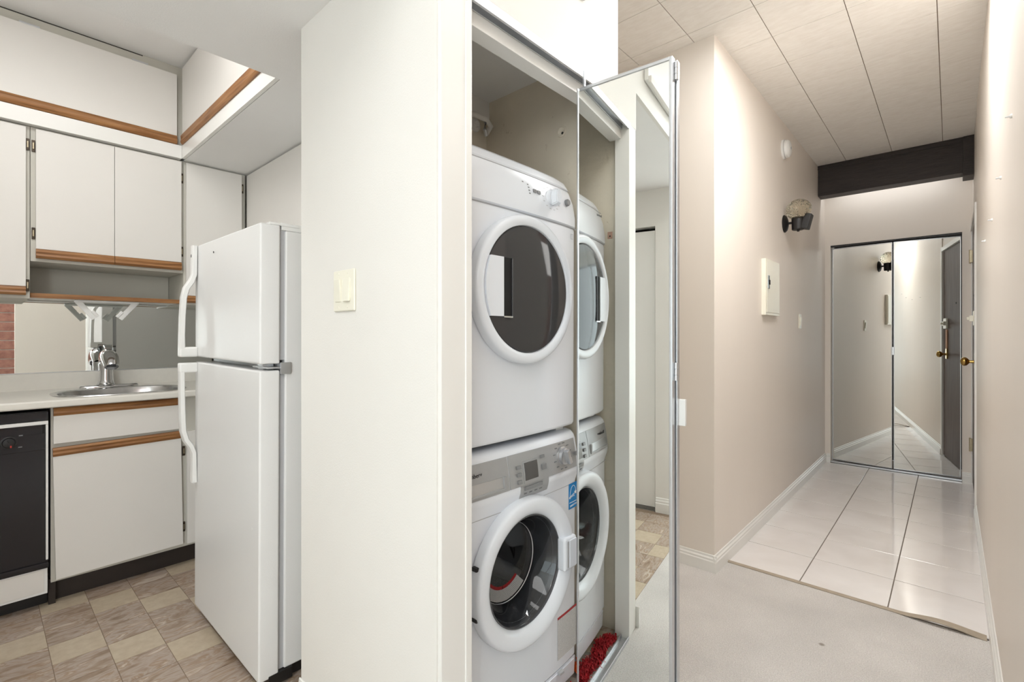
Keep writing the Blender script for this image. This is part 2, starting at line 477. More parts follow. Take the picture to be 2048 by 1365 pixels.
# --- floors
struct('floor', -4.2, 3.4, -4.0, 6.6, -0.25, -0.03, 'concrete')
bm = bmesh.new(); add_box(bm, -0.93, 3.0, -3.6, YCOL, -0.03, 0.0); add_box(bm, -0.866, XR + 0.04, YCOL, 2.67, -0.03, 0.0); add_box(bm, -2.6, -0.866, 1.506, 2.51, -0.03, 0.0); add_box(bm, -2.2, -0.93, -3.6, -0.75, -0.03, 0.0); add_box(bm, XH - 0.01, -0.866, 2.51, 2.67, -0.03, 0.0)
tag(obj('floor_carpet', bm, 'carpet', kind='structure'), 'pale beige carpet in front of the hallway tiles')
fh = struct('floor_hallway', XH - 0.02, XR + 0.02, 2.685, YB + 0.5, -0.03, -0.0035, 'grout')
TP = 0.342
me_tile = None
xs = [XH + 0.001, XH + 0.341, XH + 0.683, XR + 0.01]
for i in range(3):
    bmx = bmesh.new(); add_box(bmx, -(xs[i + 1] - xs[i]) / 2 + 0.002, (xs[i + 1] - xs[i]) / 2 - 0.002, -TP / 2 + 0.003, TP / 2 - 0.003, -0.008, 0.0, 0.0012, 1)
    me = bpy.data.meshes.new('tile'); bmx.to_mesh(me); bmx.free(); me.materials.append(M['floor_tile'])
    for k in range(8):
        o = bpy.data.objects.new('tile', me); COL.objects.link(o); o.parent = fh
        o.location = ((xs[i] + xs[i + 1]) / 2, 2.685 + TP * (k + 0.5), 0.0)
        o.rotation_euler = (random.uniform(-1, 1) * 0.0012, random.uniform(-1, 1) * 0.0012, 0)
fk = struct('floor_kitchen', -3.57, -0.93, -0.65, 1.47, -0.03, -0.0012, 'grout_vinyl')
VP = 0.1555
bmx = bmesh.new(); add_box(bmx, -VP / 2 + 0.0012, VP / 2 - 0.0012, -VP / 2 + 0.0012, VP / 2 - 0.0012, -0.004, 0.0)
mp = bpy.data.meshes.new('vinyl_tile'); bmx.to_mesh(mp); bmx.free()
mm = mp.copy(); mp.materials.append(M['vinyl_plain']); mm.materials.append(M['vinyl_marble'])
for j in range(-5, 5):
    for i in range(0, 14):
        xc_ = -2.888 - VP / 2 + VP * i; yc_ = 0.183 + VP * (j + 0.5)
        if xc_ - VP / 2 > -0.94 or yc_ - VP / 2 < -0.66: continue
        part = min(1.0, (-0.931 - (xc_ - VP / 2)) / VP)
        plain = (i - j) % 3 == 0
        o = bpy.data.objects.new('tile', mp if plain else mm); COL.objects.link(o); o.parent = fk
        o.location = (xc_ - VP / 2 * (1 - part), yc_, 0.0); o.scale = (part, 1, 1)

# --- ceilings
ce = struct('ceiling', -4.2, 3.4, -4.0, 6.6, ZC + 0.004, ZC + 0.15, 'ceil_gap')
CTX, CTY = 0.3147, 0.312
bmx = bmesh.new(); add_box(bmx, -CTX / 2 + 0.0016, CTX / 2 - 0.0016, -CTY / 2 + 0.0014, CTY / 2 - 0.0014, 0, 0.004, 0.0005, 1)
mct = bpy.data.meshes.new('ceiling_tile'); bmx.to_mesh(mct); bmx.free(); mct.materials.append(M['ceil_tile'])
for i in range(-5, 4):
    for k in range(-4, 10):
        xc_ = -0.992 + CTX * (i + 0.5); yc_ = 2.418 + CTY * (k + 0.5)
        if xc_ > 0.3 or (yc_ < 1.6 and xc_ < -0.9) or (yc_ > 2.75 and xc_ < -1.05): continue
        o = bpy.data.objects.new('tile', mct); COL.objects.link(o); o.parent = ce
        o.location = (xc_, yc_, ZC - 0.001 + random.uniform(0, 0.0003))
struct('ceiling_living', 0.126, 3.0, -3.6, 1.3, ZC - 0.02, ZC + 0.002, 'ceil_white')
struct('ceiling_dining', -0.86, 0.126, -3.6, 1.16, ZC - 0.02, ZC + 0.002, 'ceil_white')

# kitchen dropped ceiling with its rectangular well
XW = -1.94; YW = 0.775; XF = -3.215
struct('ceiling_kitchen_north', -3.57, -0.88, YW + 0.018, 1.47, ZS, ZC, 'ceil_white')
struct('ceiling_kitchen_east', XW, -0.88, -0.65, YW + 0.018, ZS, ZC, 'ceil_white')
struct('ceiling_kitchen_south', -3.57, XW, -0.65, -0.5, ZS, ZC, 'ceil_white')
struct('ceiling_well', -3.57, XW, -0.5, YW + 0.018, ZC - 0.012, ZC + 0.002, 'ceil_white')
# fascia of the dropped ceiling toward the dining side (over the open kitchen entrance)
struct('trim_1', -0.88, XC, -0.65, YCOL, ZS - 0.0, ZC, 'wall_white')

# --- walls
struct('wall_kitchen_west', -3.67, -3.57, -0.75, 1.57, 0, ZC, 'wall_white')
struct('wall_kitchen_north', -3.57, -1.57, 1.47, 1.57, 0, ZC, 'wall_white')
bm = bmesh.new(); add_box(bm, -3.57, -1.75, -0.75, -0.65, 0, ZC); add_box(bm, -1.17, -0.9, -0.75, -0.65, 0, ZC); add_box(bm, -1.75, -1.17, -0.75, -0.65, 1.95, ZC)
obj('wall_kitchen_south', bm, 'wall_white', kind='structure')
bm = bmesh.new(); add_box(bm, -1.57, XC - 0.012, YCOL, 0.77, 0, ZS + 0.02, 0.004)
obj('wall_column', bm, 'wall_white', smooth=True, kind='structure')
bm = bmesh.new(); add_box(bm, -1.57, -1.48, 0.77, 1.506, 0, ZS + 0.01); add_box(bm, -1.48, XC - 0.03, 1.47, 1.506, 0, ZS + 0.01)
add_box(bm, -1.48, XC - 0.04, 0.755, 0.772, 0, ZS)
obj('wall_laundry', bm, 'wall_closet', kind='structure')
# laundry bulkhead and casing
struct('wall_laundry_bulkhead', XC - 0.03, XC, YCOL, 1.506, 2.045, ZC, 'wall_white')
struct('ceiling_laundry', -1.48, XC - 0.03, 0.77, 1.47, ZS - 0.004, ZS + 0.04, 'ceil_white')
struct('wall_laundry_flank', -1.57, XC - 0.03, 1.470, 1.506, ZS + 0.01, ZC, 'wall_white')
struct('trim_2', -0.942, XC - 0.03, 0.80, 1.47, 1.984, 2.05, 'trim', 0.002)
bm = bmesh.new(); add_box(bm, XC - 0.05, XC, 0.7135, 0.802, 0, 2.045, 0.003); add_box(bm, XC - 0.055, XC + 0.004, 0.786, 0.805, 0, 2.045, 0.002)
obj('trim_3', bm, 'trim', smooth=True, kind='structure')
struct('trim_4', XC - 0.05, XC, 1.452, 1.506, 0, 2.045, 'trim', 0.003)
box('wall_cleat', -1.48, -1.462, 0.77, 1.47, 2.125, ZS - 0.004, 'trim', None, 0.001, kind='structure')

# hall walls
struct('wall_left', -2.6, XH, 2.51, YB + 0.6, 0, ZC, 'wall_beige')
struct('wall_alcove', -2.7, -2.6, 1.4, 2.6, 0, ZC, 'wall_beige')
bm = bmesh.new(); add_box(bm, -2.6, -1.57, 1.57, 1.60, 0, ZC); obj('wall_alcove_side', bm, 'wall_beige', kind='structure')
struct('wall_right', XR, XR + 0.13, 0.265, 4.425, 0, ZC, 'wall_beige')
bm = bmesh.new()
add_box(bm, XH, -0.845, YB, YB + 0.12, 0, ZC); add_box(bm, 0.068, XR + 0.2, YB, YB + 0.12, 0, ZC); add_box(bm, -0.845, 0.068, YB, YB + 0.12, 2.052, ZC)
obj('wall_back', bm, 'wall_beige', kind='structure')
struct('wall_back_closet', XH, 0.3, YB + 0.5, YB + 0.6, 0, ZC, 'dark')
bm = bmesh.new(); add_box(bm, XR + 0.006, XR + 0.13, 4.425, YB, 2.06, ZC); obj('wall_right_over_door', bm, 'wall_beige', kind='structure')

# living room shell
struct('wall_living_north', XR + 0.13, 0.78, 0.40, 0.50, 0, ZC, 'wall_white')
struct('wall_living_inner', 1.2, 3.0, -0.9, -0.8, 0, ZC, 'wall_white')
struct('wall_living_west', -2.3, -2.2, -3.6, -0.75, 0, ZC, 'wall_white')
bm = bmesh.new()
add_box(bm, -2.3, 3.1, -3.7, -3.6, 2.4, ZC); add_box(bm, -2.3, -1.3, -3.7, -3.6, 0, 2.4); add_box(bm, 2.95, 3.1, -3.7, -3.6, 0, 2.4); add_box(bm, -1.3, 2.95, -3.7, -3.6, 0, 0.2)
obj('wall_living_south', bm, 'wall_white', kind='structure')
bm = bmesh.new()
add_box(bm, 3.0, 3.1, -3.6, -0.8, 2.4, ZC); add_box(bm, 3.0, 3.1, -3.6, -3.35, 0, 2.4); add_box(bm, 3.0, 3.1, -1.05, -0.8, 0, 2.4); add_box(bm, 3.0, 3.1, -3.35, -1.05, 0, 0.2)
obj('wall_living_east', bm, 'wall_white', kind='structure')


def window(name, along, a0, a1, fixed, z0, z1, n):
    w = bpy.data.objects.new(name, None); COL.objects.link(w); w['kind'] = 'structure'; ORG[w] = Vector((0, 0, 0))
    step = (a1 - a0) / n
    def B(nm, u0, u1, v0, v1, d, m):
        if along == 'x': box(nm, u0, u1, fixed - d, fixed + d, v0, v1, m, w)
        else: box(nm, fixed - d, fixed + d, u0, u1, v0, v1, m, w)
    for k in range(n + 1):
        B('mullion', a0 + k * step - 0.025, a0 + k * step + 0.025, z0, z1, 0.03, 'alu')
    B('frame', a0, a1, z0, z0 + 0.05, 0.03, 'alu'); B('frame', a0, a1, z1 - 0.05, z1, 0.03, 'alu')
    for k in range(n):
        B('pane', a0 + k * step + 0.025, a0 + (k + 1) * step - 0.025, z0 + 0.05, z1 - 0.05, 0.003, 'pane')


window('window_1', 'x', -1.3, 2.95, -3.65, 0.2, 2.4, 4)
window('window_2', 'y', -3.35, -1.05, 3.05, 0.2, 2.4, 2)

# brick chimney breast beside the end of the hall's right wall (seen in the kitchen mirror)
bk = struct('wall_brick', 0.757, 1.25, -0.9, 0.40, 0, ZC, 'mortar')
CH, BL = 0.104, 0.30
bmx = bmesh.new(); add_box(bmx, -0.012, 0.0, -BL / 2 + 0.005, BL / 2 - 0.005, 0.005, CH - 0.005, 0.003, 1)
mb = bpy.data.meshes.new('brick'); bmx.to_mesh(mb); bmx.free(); mb.materials.append(M['brick'])
for k in range(26):
    for q in range(-1, 5):
        yc_ = -0.9 + BL * (q + 0.5 + (0.5 if k % 2 else 0))
        if yc_ - BL / 2 < -0.91 or yc_ + BL / 2 > 0.50: continue
        o = bpy.data.objects.new('brick', mb); COL.objects.link(o); o.parent = bk
        o.location = (0.757 + random.uniform(-0.001, 0.002), yc_ - (0.0 if yc_ + BL / 2 <= 0.41 else 0.0), 0.003 + CH * k)

# --- skirtings
obj('baseboard_left', extrude_profile(base_profile(XH, 1), 'y', 2.51 - 0.013, YB), 'trim', kind='structure', smooth=False)
obj('baseboard_alcove', extrude_profile(base_profile(2.51, -1), 'x', -2.6, XH + 0.013), 'trim', kind='structure')
obj('baseboard_right', extrude_profile(base_profile(XR, -1), 'y', 0.265, 4.424), 'trim', kind='structure')
obj('baseboard_back', extrude_profile(base_profile(YB, -1), 'x', XH + 0.014, -0.845), 'trim', kind='structure')
obj('baseboard_back_short', extrude_profile(base_profile(YB, -1), 'x', 0.068, XR - 0.001), 'trim', kind='structure')
obj('baseboard_column', extrude_profile(base_profile(YCOL, -1), 'x', -1.575, XC + 0.012), 'trim', kind='structure')
obj('baseboard_kitchen', extrude_profile(base_profile(-0.65, 1, 0.1), 'x', -1.165, -0.9), 'trim', kind='structure')

# --- ceiling beam at the end of the hall
bt = bpy.data.objects.new('beam', None); COL.objects.link(bt); bt['kind'] = 'structure'; ORG[bt] = Vector((0, 0, 0))
tag(bt, 'dark stained wooden beam under the hallway ceiling')
box('beam_timber', XH, 0.075, 5.09, 5.23, 2.455, ZC - 0.002, 'beam', bt, 0.004)
box('beam_end_block', 0.068, XR + 0.03, 5.07, 5.25, 2.425, ZC - 0.002, 'beam', bt, 0.004)
box('beam_end_trim', XH, 0.07, 5.083, 5.092, 2.69, ZC - 0.002, 'beam', bt, 0.001)

# --- entrance door in the right wall
dr = bpy.data.objects.new('door_1', None); COL.objects.link(dr); dr['kind'] = 'structure'; ORG[dr] = Vector((0, 0, 0))
tag(dr, 'dark brown entrance door at the end of the hallway')
box('door_leaf', XR + 0.004, XR + 0.045, 4.475, YB - 0.032, 0.012, 2.04, 'door_brown', dr, 0.002)
box('casing', XR - 0.010, XR + 0.12, 4.425, 4.468, 0, 2.06, 'trim', dr, 0.003)
box('casing', XR - 0.004, XR + 0.06, YB - 0.028, YB, 0, 2.06, 'trim', dr, 0.002)
box('casing', XR - 0.010, XR + 0.06, 4.425, YB, 2.045, 2.085, 'trim', dr, 0.003)
for z in (0.32, 1.84):
    bmh = bmesh.new(); add_box(bmh, XR - 0.012, XR + 0.006, YB - 0.055, YB - 0.02, z - 0.05, z + 0.05, 0.002)
    bmh2 = tube([(XR - 0.012, YB - 0.03, z - 0.055), (XR - 0.012, YB - 0.03, z + 0.055)], 0.006, 10)
    me = bpy.data.meshes.new('t'); bmh2.to_mesh(me); bmh2.free(); bmh.from_mesh(me); bpy.data.meshes.remove(me)
    obj('door_hinge', bmh, 'hinge_brass', dr, smooth=True)
kn = place(lathe([(0, 0.026), (0.004, 0.028), (0.008, 0.02), (0.012, 0.011), (0.034, 0.010), (0.040, 0.018), (0.048, 0.027), (0.060, 0.031), (0.072, 0.027), (0.08, 0.015), (0.082, 0)], 28), '-x', (XR + 0.004, 4.63, 1.02))
obj('door_knob', kn, 'brass', dr, smooth=True)
box('lock_plate', XR - 0.004, XR + 0.004, 4.605, 4.655, 1.06, 1.26, 'tan_film', dr, 0.001)
box('lock_backplate', XR - 0.006, XR + 0.004, 4.60, 4.66, 0.975, 1.075, 'brass', dr, 0.002)
bm = bmesh.new(); add_box(bm, XR - 0.03, XR + 0.004, 4.60, 4.66, 1.30, 1.34, 0.003); add_box(bm, XR - 0.012, XR + 0.004, 4.55, 4.67, 1.27, 1.37, 0.003); add_box(bm, XR - 0.045, XR - 0.02, 4.61, 4.63, 1.31, 1.33, 0.003)
obj('night_latch', bm, 'ivory', dr, smooth=True)
obj('peephole', place(lathe([(0, 0.008), (0.003, 0.008), (0.004, 0.005), (0.004, 0)], 16), '-x', (XR + 0.004, 4.97, 1.5)), 'black_matte', dr)

# kitchen door seen in the laundry mirror
d2 = bpy.data.objects.new('door_2', None); COL.objects.link(d2); d2['kind'] = 'structure'; ORG[d2] = Vector((0, 0, 0))
box('door_leaf', -1.745, -1.178, -0.72, -0.675, 0.02, 1.925, 'trim', d2, 0.002)
box('door_gap', -1.75, -1.17, -0.74, -0.73, 0.0, 1.95, 'dark', d2)

# ================================================================= TILE EDGE STRIP
pts = []; ws = []; th = []
for k in range(61):
    t = k / 60; x = XH + 0.01 + (XR - XH - 0.03) * t
    lift = 0.0; dy = 0.0
    if t > 0.72:
        s = (t - 0.72) / 0.28
        lift = 0.018 * math.sin(math.pi * s) ** 1.5; dy = -0.012 * math.sin(math.pi * min(1, s * 1.1))
    pts.append((x, 2.675 + dy, 0.004 + lift)); ws.append(0.018 + (0.016 * max(0, (t - 0.7) / 0.3))); th.append(0.005)
o = obj('transition_strip', ribbon_sweep(pts, ws, th, (0, 1, 0.25)), 'strip', smooth=True)
tag(o, 'thin taupe floor edging strip between carpet and tiles, lifted near the right wall', 'floor strip')

# ================================================================= KITCHEN CABINETS
XU = -3.235      # front of upper doors
XBACK = -3.568


def hinge(parent, x, y, z, axis='x', h=0.056):
    bm = bmesh.new()
    add_box(bm, x - 0.002, x + 0.006, y - 0.0062, y + 0.0062, z - h / 2, z + h / 2, 0.0025)
    hg = obj('hinge', bm, 'bronze', parent, smooth=True)
    box('hinge_barrel', x, x + 0.0085, y - 0.0026, y + 0.0026, z - h * 0.27, z + h * 0.27, 'hinge_brass', hg, 0.0012)
    return hg


def oak_rail(parent, y0, y1, z0, z1, x, m='oak', name='oak_pull'):
    """finger-pull strip with a lip, along Y, facing +X"""
    p = [(x - 0.018, z0), (x + 0.002, z0), (x + 0.010, z0 + (z1 - z0) * 0.22), (x + 0.006, z0 + (z1 - z0) * 0.45), (x + 0.008, z0 + (z1 - z0) * 0.7), (x + 0.001, z1), (x - 0.018, z1)]
    return obj(name, extrude_profile(p, 'y', y0, y1), m, parent)


def oak_rail_top(parent, y0, y1, z0, z1, x):
    p = [(x - 0.018, z0), (x + 0.001, z0), (x + 0.008, z0 + (z1 - z0) * 0.3), (x + 0.006, z0 + (z1 - z0) * 0.55), (x + 0.010, z0 + (z1 - z0) * 0.78), (x + 0.002, z1), (x - 0.018, z1)]
    return obj('oak_pull', extrude_profile(p, 'y', y0, y1), 'oak', parent)


def udoor(parent, y0, y1, z0, zo, z1):
    d = box('door', XU - 0.018, XU, y0, y1, zo + 0.0005, z1, 'cab', parent, 0.0012)
    oak_rail(d, y0, y1, z0, zo, XU)
    return d


ZT = 2.188
# big cabinet at the frame edge
t = thing('wall_cabinet', 'tall white upper cabinet with oak pull cut off by the left picture edge', 'cabinet', (-3.40, -0.15, 1.378))
box('cabinet_body', XBACK, XU - 0.019, -0.46, 0.168, 1.378, ZT + 0.010, 'cab_body', t, 0.001)
d = udoor(t, -0.15, 0.154, 1.393, 1.434, ZT); d2_ = udoor(t, -0.45, -0.152, 1.393, 1.434, ZT)
for z in (2.11, 1.44): hinge(t, XU - 0.018, 0.1605, z)
# two-door cabinet over the sink
t = thing('wall_cabinet', 'white double-door upper cabinet with oak pulls above the open shelf', 'cabinet', (-3.40, 0.48, 1.565))
box('cabinet_body', XBACK, XU - 0.019, 0.170, 0.789, 1.557, ZT + 0.010, 'cab_body', t, 0.001)
udoor(t, 0.188, 0.4805, 1.572, 1.616, ZT); udoor(t, 0.4825, 0.778, 1.572, 1.616, ZT)
for z in (2.108, 1.69): hinge(t, XU - 0.018, 0.180, z); hinge(t, XU - 0.018, 0.7835, z - 0.01)
# narrow cabinet beside the fridge
t = thing('wall_cabinet', 'narrow white upper cabinet door between the double cabinet and the fridge corner', 'cabinet', (-3.40, 0.955, 1.378))
box('cabinet_body', XBACK, XU - 0.019, 0.791, 1.118, 1.378, ZT + 0.010, 'cab_body', t, 0.001)
udoor(t, 0.802, 1.094, 1.39, 1.43, ZT)
for z in (2.11, 1.5): hinge(t, XU - 0.018, 1.101, z)
# open shelf under the double cabinet
t = thing('open_shelf', 'open shelf with oak front edge under the double cabinet', 'shelf', (-3.42, 0.48, 1.387))
box('shelf_board', XBACK, -3.312, 0.171, 0.788, 1.387, 1.406, 'cab', t, 0.001)
box('oak_edge', -3.312, -3.298, 0.171, 0.788, 1.385, 1.408, 'oak', t, 0.002)
box('shelf_back', XBACK, -3.562, 0.171, 0.788, 1.406, 1.556, 'cab_body', t)
# cupboard over the fridge
t = thing('fridge_top_cabinet', 'plain white cabinet front above the refrigerator', 'cabinet', (-2.4, 1.3, 1.62))
box('cabinet_body', XU - 0.0, -1.575, 1.139, 1.469, 1.62, ZS - 0.003, 'cab_body', t, 0.001)
box('door', XU + 0.003, -2.41, 1.12, 1.138, 1.625, ZT + 0.002, 'cab', t, 0.0012); box('door', -2.408, -1.578, 1.12, 1.138, 1.625, ZT + 0.002, 'cab', t, 0.0012)

# high cupboards inside the ceiling well
t = thing('high_cupboard', 'long white high cupboard with oak strip in the ceiling recess over the wall cabinets', 'cupboard', (-3.4, 0.13, 2.2))
box('fascia', -3.568, XF, -0.498, YW, ZS, 2.272, 'trim', t, 0.001)
box('cupboard_body', -3.568, XF - 0.020, -0.498, YW + 0.015, 2.272, ZC - 0.013, 'cab_body', t)
dd = box('door', XF - 0.019, XF, -0.49, 0.752, 2.3215, 2.664, 'cab', t, 0.0012)
oak_rail(dd, -0.49, 0.752, 2.274, 2.321, XF)
box('top_gap_shade', XF - 0.021, XF - 0.0185, -0.49, 0.60, 2.7105, 2.7145, 'dark', t)  # dark strip painted in for the shadow gap under the ceiling
for y in (0.165, 0.585):
    box('hinge', XF - 0.004, XF + 0.003, y - 0.035, y + 0.035, 2.663, 2.671, 'alu', t, 0.001)
t = thing('high_cupboard', 'short white high cupboard with oak strip at the end of the ceiling recess', 'cupboard', (-2.6, 0.79, 2.2))
box('fascia', XF + 0.001, XW, YW, YW + 0.016, ZS, 2.272, 'trim', t, 0.001)
box('cupboard_body', XF + 0.001, XW - 0.001, YW + 0.010, YW + 0.017, 2.272, ZC - 0.013, 'cab_body', t)
dd = box('door', XF + 0.022, XW - 0.002, YW - 0.004, YW + 0.009, 2.3315, 2.700, 'cab', t, 0.0012)
box('top_gap_shade', XF + 0.022, XW - 0.002, YW + 0.0085, YW + 0.0098, 2.7095, 2.7145, 'dark', t)  # shadow line above the short cupboard, made as a dark strip
p = [(YW + 0.009, 2.272), (YW - 0.006, 2.272), (YW - 0.013, 2.285), (YW - 0.010, 2.30), (YW - 0.012, 2.318), (YW - 0.005, 2.331), (YW + 0.009, 2.331)]
obj('oak_pull', extrude_profile(p, 'x', XF + 0.022, XW - 0.002), 'oak_x', dd)

# cupboards in the dropped-ceiling fascia (seen in the laundry mirror)
for y0, y1, lab in ((0.12, 0.60, 'white overhead cupboard door nearest the laundry, seen in the laundry door mirror'), (-0.55, 0.05, 'white overhead cupboard door farther from the laundry, seen in its door mirror')):
    t = thing('overhead_cupboard', lab, 'cupboard', (XC, (y0 + y1) / 2, 2.3))
    b_ = box('door', XC + 0.001, XC + 0.019, y0, y1, 2.30, 2.69, 'trim', t, 0.002)
    box('pull_strip', XC + 0.019, XC + 0.032, y0, y1, 2.285, 2.315, 'cab', b_, 0.003)
    for z in (2.38, 2.62): box('hinge', XC + 0.001, XC + 0.010, y0 - 0.022, y0 - 0.001, z - 0.03, z + 0.03, 'alu', t, 0.002)
t = thing('magnetic_catch', 'small grey cupboard catch on the white bulkhead above the laundry opening', 'catch', (XC, 1.265, 2.262))
box('catch_body', XC + 0.0005, XC + 0.016, 1.24, 1.292, 2.262, 2.285, 'silver_dark', t, 0.004)
box('catch_plate', XC + 0.0005, XC + 0.004, 1.232, 1.30, 2.27, 2.292, 'alu', t, 0.001)

# base cabinet with sink
XB = -2.95
t = thing('sink_base_cabinet', 'off-white sink base cabinet with oak-edged drawer and door on dark plinth', 'cabinet', (-3.25, 0.5, 0.0))
box('cabinet_body', XBACK, XB - 0.019, 0.219, 1.465, 0.10, 0.740, 'cab_body', t, 0.001)
bmx = bmesh.new(); add_box(bmx, XB - 0.039, XB - 0.019, 0.219, 1.465, 0.739, 0.881); add_box(bmx, XBACK, XBACK + 0.02, 0.219, 1.465, 0.739, 0.881); add_box(bmx, XBACK, XB - 0.02, 0.219, 0.232, 0.739, 0.881); add_box(bmx, XBACK, XB - 0.02, 0.80, 0.82, 0.739, 0.881)
obj('face_frame', bmx, 'cab_body', t)
box('toe_kick', -3.04, -3.020, 0.213, 1.465, 0.0, 0.10, 'toe', t)
box('toe_kick_return', -3.020, -2.978, 0.213, 0.236, 0.0, 0.112, 'toe', t, 0.001)
dw = box('drawer_front', XB - 0.018, XB, 0.227, 0.706, 0.719, 0.8425, 'cab', t, 0.0012)
oak_rail_top(dw, 0.227, 0.706, 0.843, 0.879, XB)
R = Matrix.Rotation(math.radians(1.0), 4, 'X')
bm = bmesh.new(); add_box(bm, -0.009, 0.009, -0.241, 0.241, -0.293, 0.256, 0.0012)
bmesh.ops.transform(bm, matrix=Matrix.Translation((XB - 0.006, 0.4705, 0.4105)) @ R, verts=bm.verts)
dd = obj('door', bm, 'cab', t, smooth=True)
z0, z1, x = 0.2565, 0.2935, 0.009
p = [(x - 0.018, z0), (x + 0.001, z0), (x + 0.008, z0 + (z1 - z0) * 0.3), (x + 0.006, z0 + (z1 - z0) * 0.55), (x + 0.010, z0 + (z1 - z0) * 0.78), (x + 0.002, z1), (x - 0.018, z1)]
bm = extrude_profile(p, 'y', -0.241, 0.241)
bmesh.ops.transform(bm, matrix=Matrix.Translation((XB - 0.006, 0.4705, 0.4105)) @ R, verts=bm.verts)
obj('oak_pull', bm, 'oak', dd)
for z in (0.60, 0.205): hinge(t, XB - 0.016, 0.7225, z, h=0.05)
box('second_door', XB - 0.018, XB - 0.002, 0.735, 1.2, 0.114, 0.70, 'cab', t, 0.0012)

# countertop with sink cut-out
SX, SY, SA, SB = -3.19, 0.505, 0.205, 0.268      # sink centre and half sizes (x, y)


def superell(a, b, n=72, e=2.9):
    out = []
    for i in range(n):
        th = 2 * math.pi * i / n
        c, s = math.cos(th), math.sin(th)
        out.append((a * math.copysign(abs(c) ** (2 / e), c), b * math.copysign(abs(s) ** (2 / e), s)))
    return out


def rect_hit(x0, x1, y0, y1, cx, cy, dx, dy):
    ts = []
    if dx > 1e-9: ts.append((x1 - cx) / dx)
    if dx < -1e-9: ts.append((x0 - cx) / dx)
    if dy > 1e-9: ts.append((y1 - cy) / dy)
    if dy < -1e-9: ts.append((y0 - cy) / dy)
    s = min(ts); return (cx + dx * s, cy + dy * s)


t = thing('countertop', 'pale laminate kitchen countertop with low backsplash', 'countertop', (-3.25, 0.45, 0.882))
bm = bmesh.new()
inn = superell(SA - 0.012, SB - 0.012)
cx0, cx1, cy0, cy1 = -3.55, -2.936, 0.2, 0.8
loops = []
for z in (0.915, 0.883):
    I = [bm.verts.new((SX + a, SY + b, z)) for a, b in inn]
    O = [bm.verts.new((*rect_hit(cx0, cx1, cy0, cy1, SX, SY, a, b), z)) for a, b in inn]
    loops.append((I, O))
n = len(inn)
for (I, O) in loops:
    for k in range(n): bm.faces.new((I[k], I[(k + 1) % n], O[(k + 1) % n], O[k]))
for k in range(n): bm.faces.new((loops[0][0][k], loops[0][0][(k + 1) % n], loops[1][0][(k + 1) % n], loops[1][0][k]))
# square off the four corners missed by the radial fan
def corner(cx_, cy_):
    for z in (0.915, 0.883):
        near = sorted(((v.co.x - cx_) ** 2 + (v.co.y - cy_) ** 2, i) for i, v in enumerate(loops[0][1]))[:6]
        xs_ = [loops[0][1][i].co for _, i in near]
        a = min((c for c in xs_ if abs(c.x - cx_) < 1e-6), key=lambda c: abs(c.y - cy_), default=None)
        b = min((c for c in xs_ if abs(c.y - cy_) < 1e-6), key=lambda c: abs(c.x - cx_), default=None)
        if a is None or b is None: continue
        vs = [bm.verts.new((a.x, a.y, z)), bm.verts.new((cx_, cy_, z)), bm.verts.new((b.x, b.y, z))]
        bm.faces.new(vs)
for c in ((cx0, cy0), (cx0, cy1), (cx1, cy0), (cx1, cy1)): corner(*c)
add_box(bm, cx0, cx1, -0.45, cy0, 0.883, 0.915); add_box(bm, cx0, cx1, cy1, 1.465, 0.883, 0.915)
obj('worktop', bm, 'counter', t)
p = [(-2.936, 0.883), (-2.925, 0.8835), (-2.921, 0.888), (-2.921, 0.908), (-2.925, 0.9145), (-2.932, 0.9175), (-2.942, 0.9155), (-2.936, 0.915)]
obj('front_edge', extrude_profile(p, 'y', -0.45, 1.465), 'counter', t, smooth=True)
box('backsplash', -3.568, -3.548, -0.45, 1.465, 0.9, 1.002, 'counter', t, 0.004)

t = thing('kitchen_sink', 'oval stainless steel sink set into the pale countertop', 'sink', (SX, SY, 0.915))
bm = bmesh.new(); rings = []
for da, z in ((0.004, 0.9155), (0.002, 0.9185), (-0.012, 0.919), (-0.022, 0.915), (-0.028, 0.895), (-0.04, 0.80), (-0.06, 0.775), (-0.12, 0.768)):
    rings.append([bm.verts.new((SX + a, SY + b, z)) for a, b in superell(SA + da, SB + da)])
for A, B in zip(rings, rings[1:]):
    for k in range(n): bm.faces.new((A[k], A[(k + 1) % n], B[(k + 1) % n], B[k]))
bm.faces.new(rings[-1])
obj('sink_bowl', bm, 'steel', t, smooth=True)
obj('sink_drain', place(lathe([(0, 0.04), (0.003, 0.04), (0.004, 0.03), (0.001, 0.01), (0.001, 0)], 24), 'z', (SX, SY, 0.769)), 'chrome', t, smooth=True)

# faucet
FX, FY = -3.46, 0.478
t = thing('kitchen_faucet', 'chrome single-lever kitchen faucet behind the sink', 'faucet', (FX, FY, 0.915))
bm = bmesh.new(); rings = []
for da, z in ((0, 0.9155), (0.0, 0.922), (-0.004, 0.928), (-0.012, 0.931)):
    rings.append([bm.verts.new((FX + a, FY + 0.015 + b, z)) for a, b in superell(0.030 + da, 0.128 + da, 48, 2.4)])
for A, B in zip(rings, rings[1:]):
    for k in range(48): bm.faces.new((A[k], A[(k + 1) % 48], B[(k + 1) % 48], B[k]))
bm.faces.new(rings[-1]); bm.faces.new(rings[0])
obj('deck_plate', bm, 'chrome', t, smooth=True)
obj('faucet_body', place(lathe([(0.0, 0.040), (0.006, 0.041), (0.012, 0.036), (0.03, 0.033), (0.09, 0.031), (0.115, 0.033), (0.122, 0.031), (0.127, 0)], 32), 'z', (FX, FY, 0.928)), 'chrome', t, smooth=True)
sp = [(FX, FY, 1.045), (FX + 0.02, FY, 1.075), (FX + 0.06, FY, 1.088), (FX + 0.11, FY, 1.080), (FX + 0.15, FY, 1.058), (FX + 0.165, FY, 1.035)]
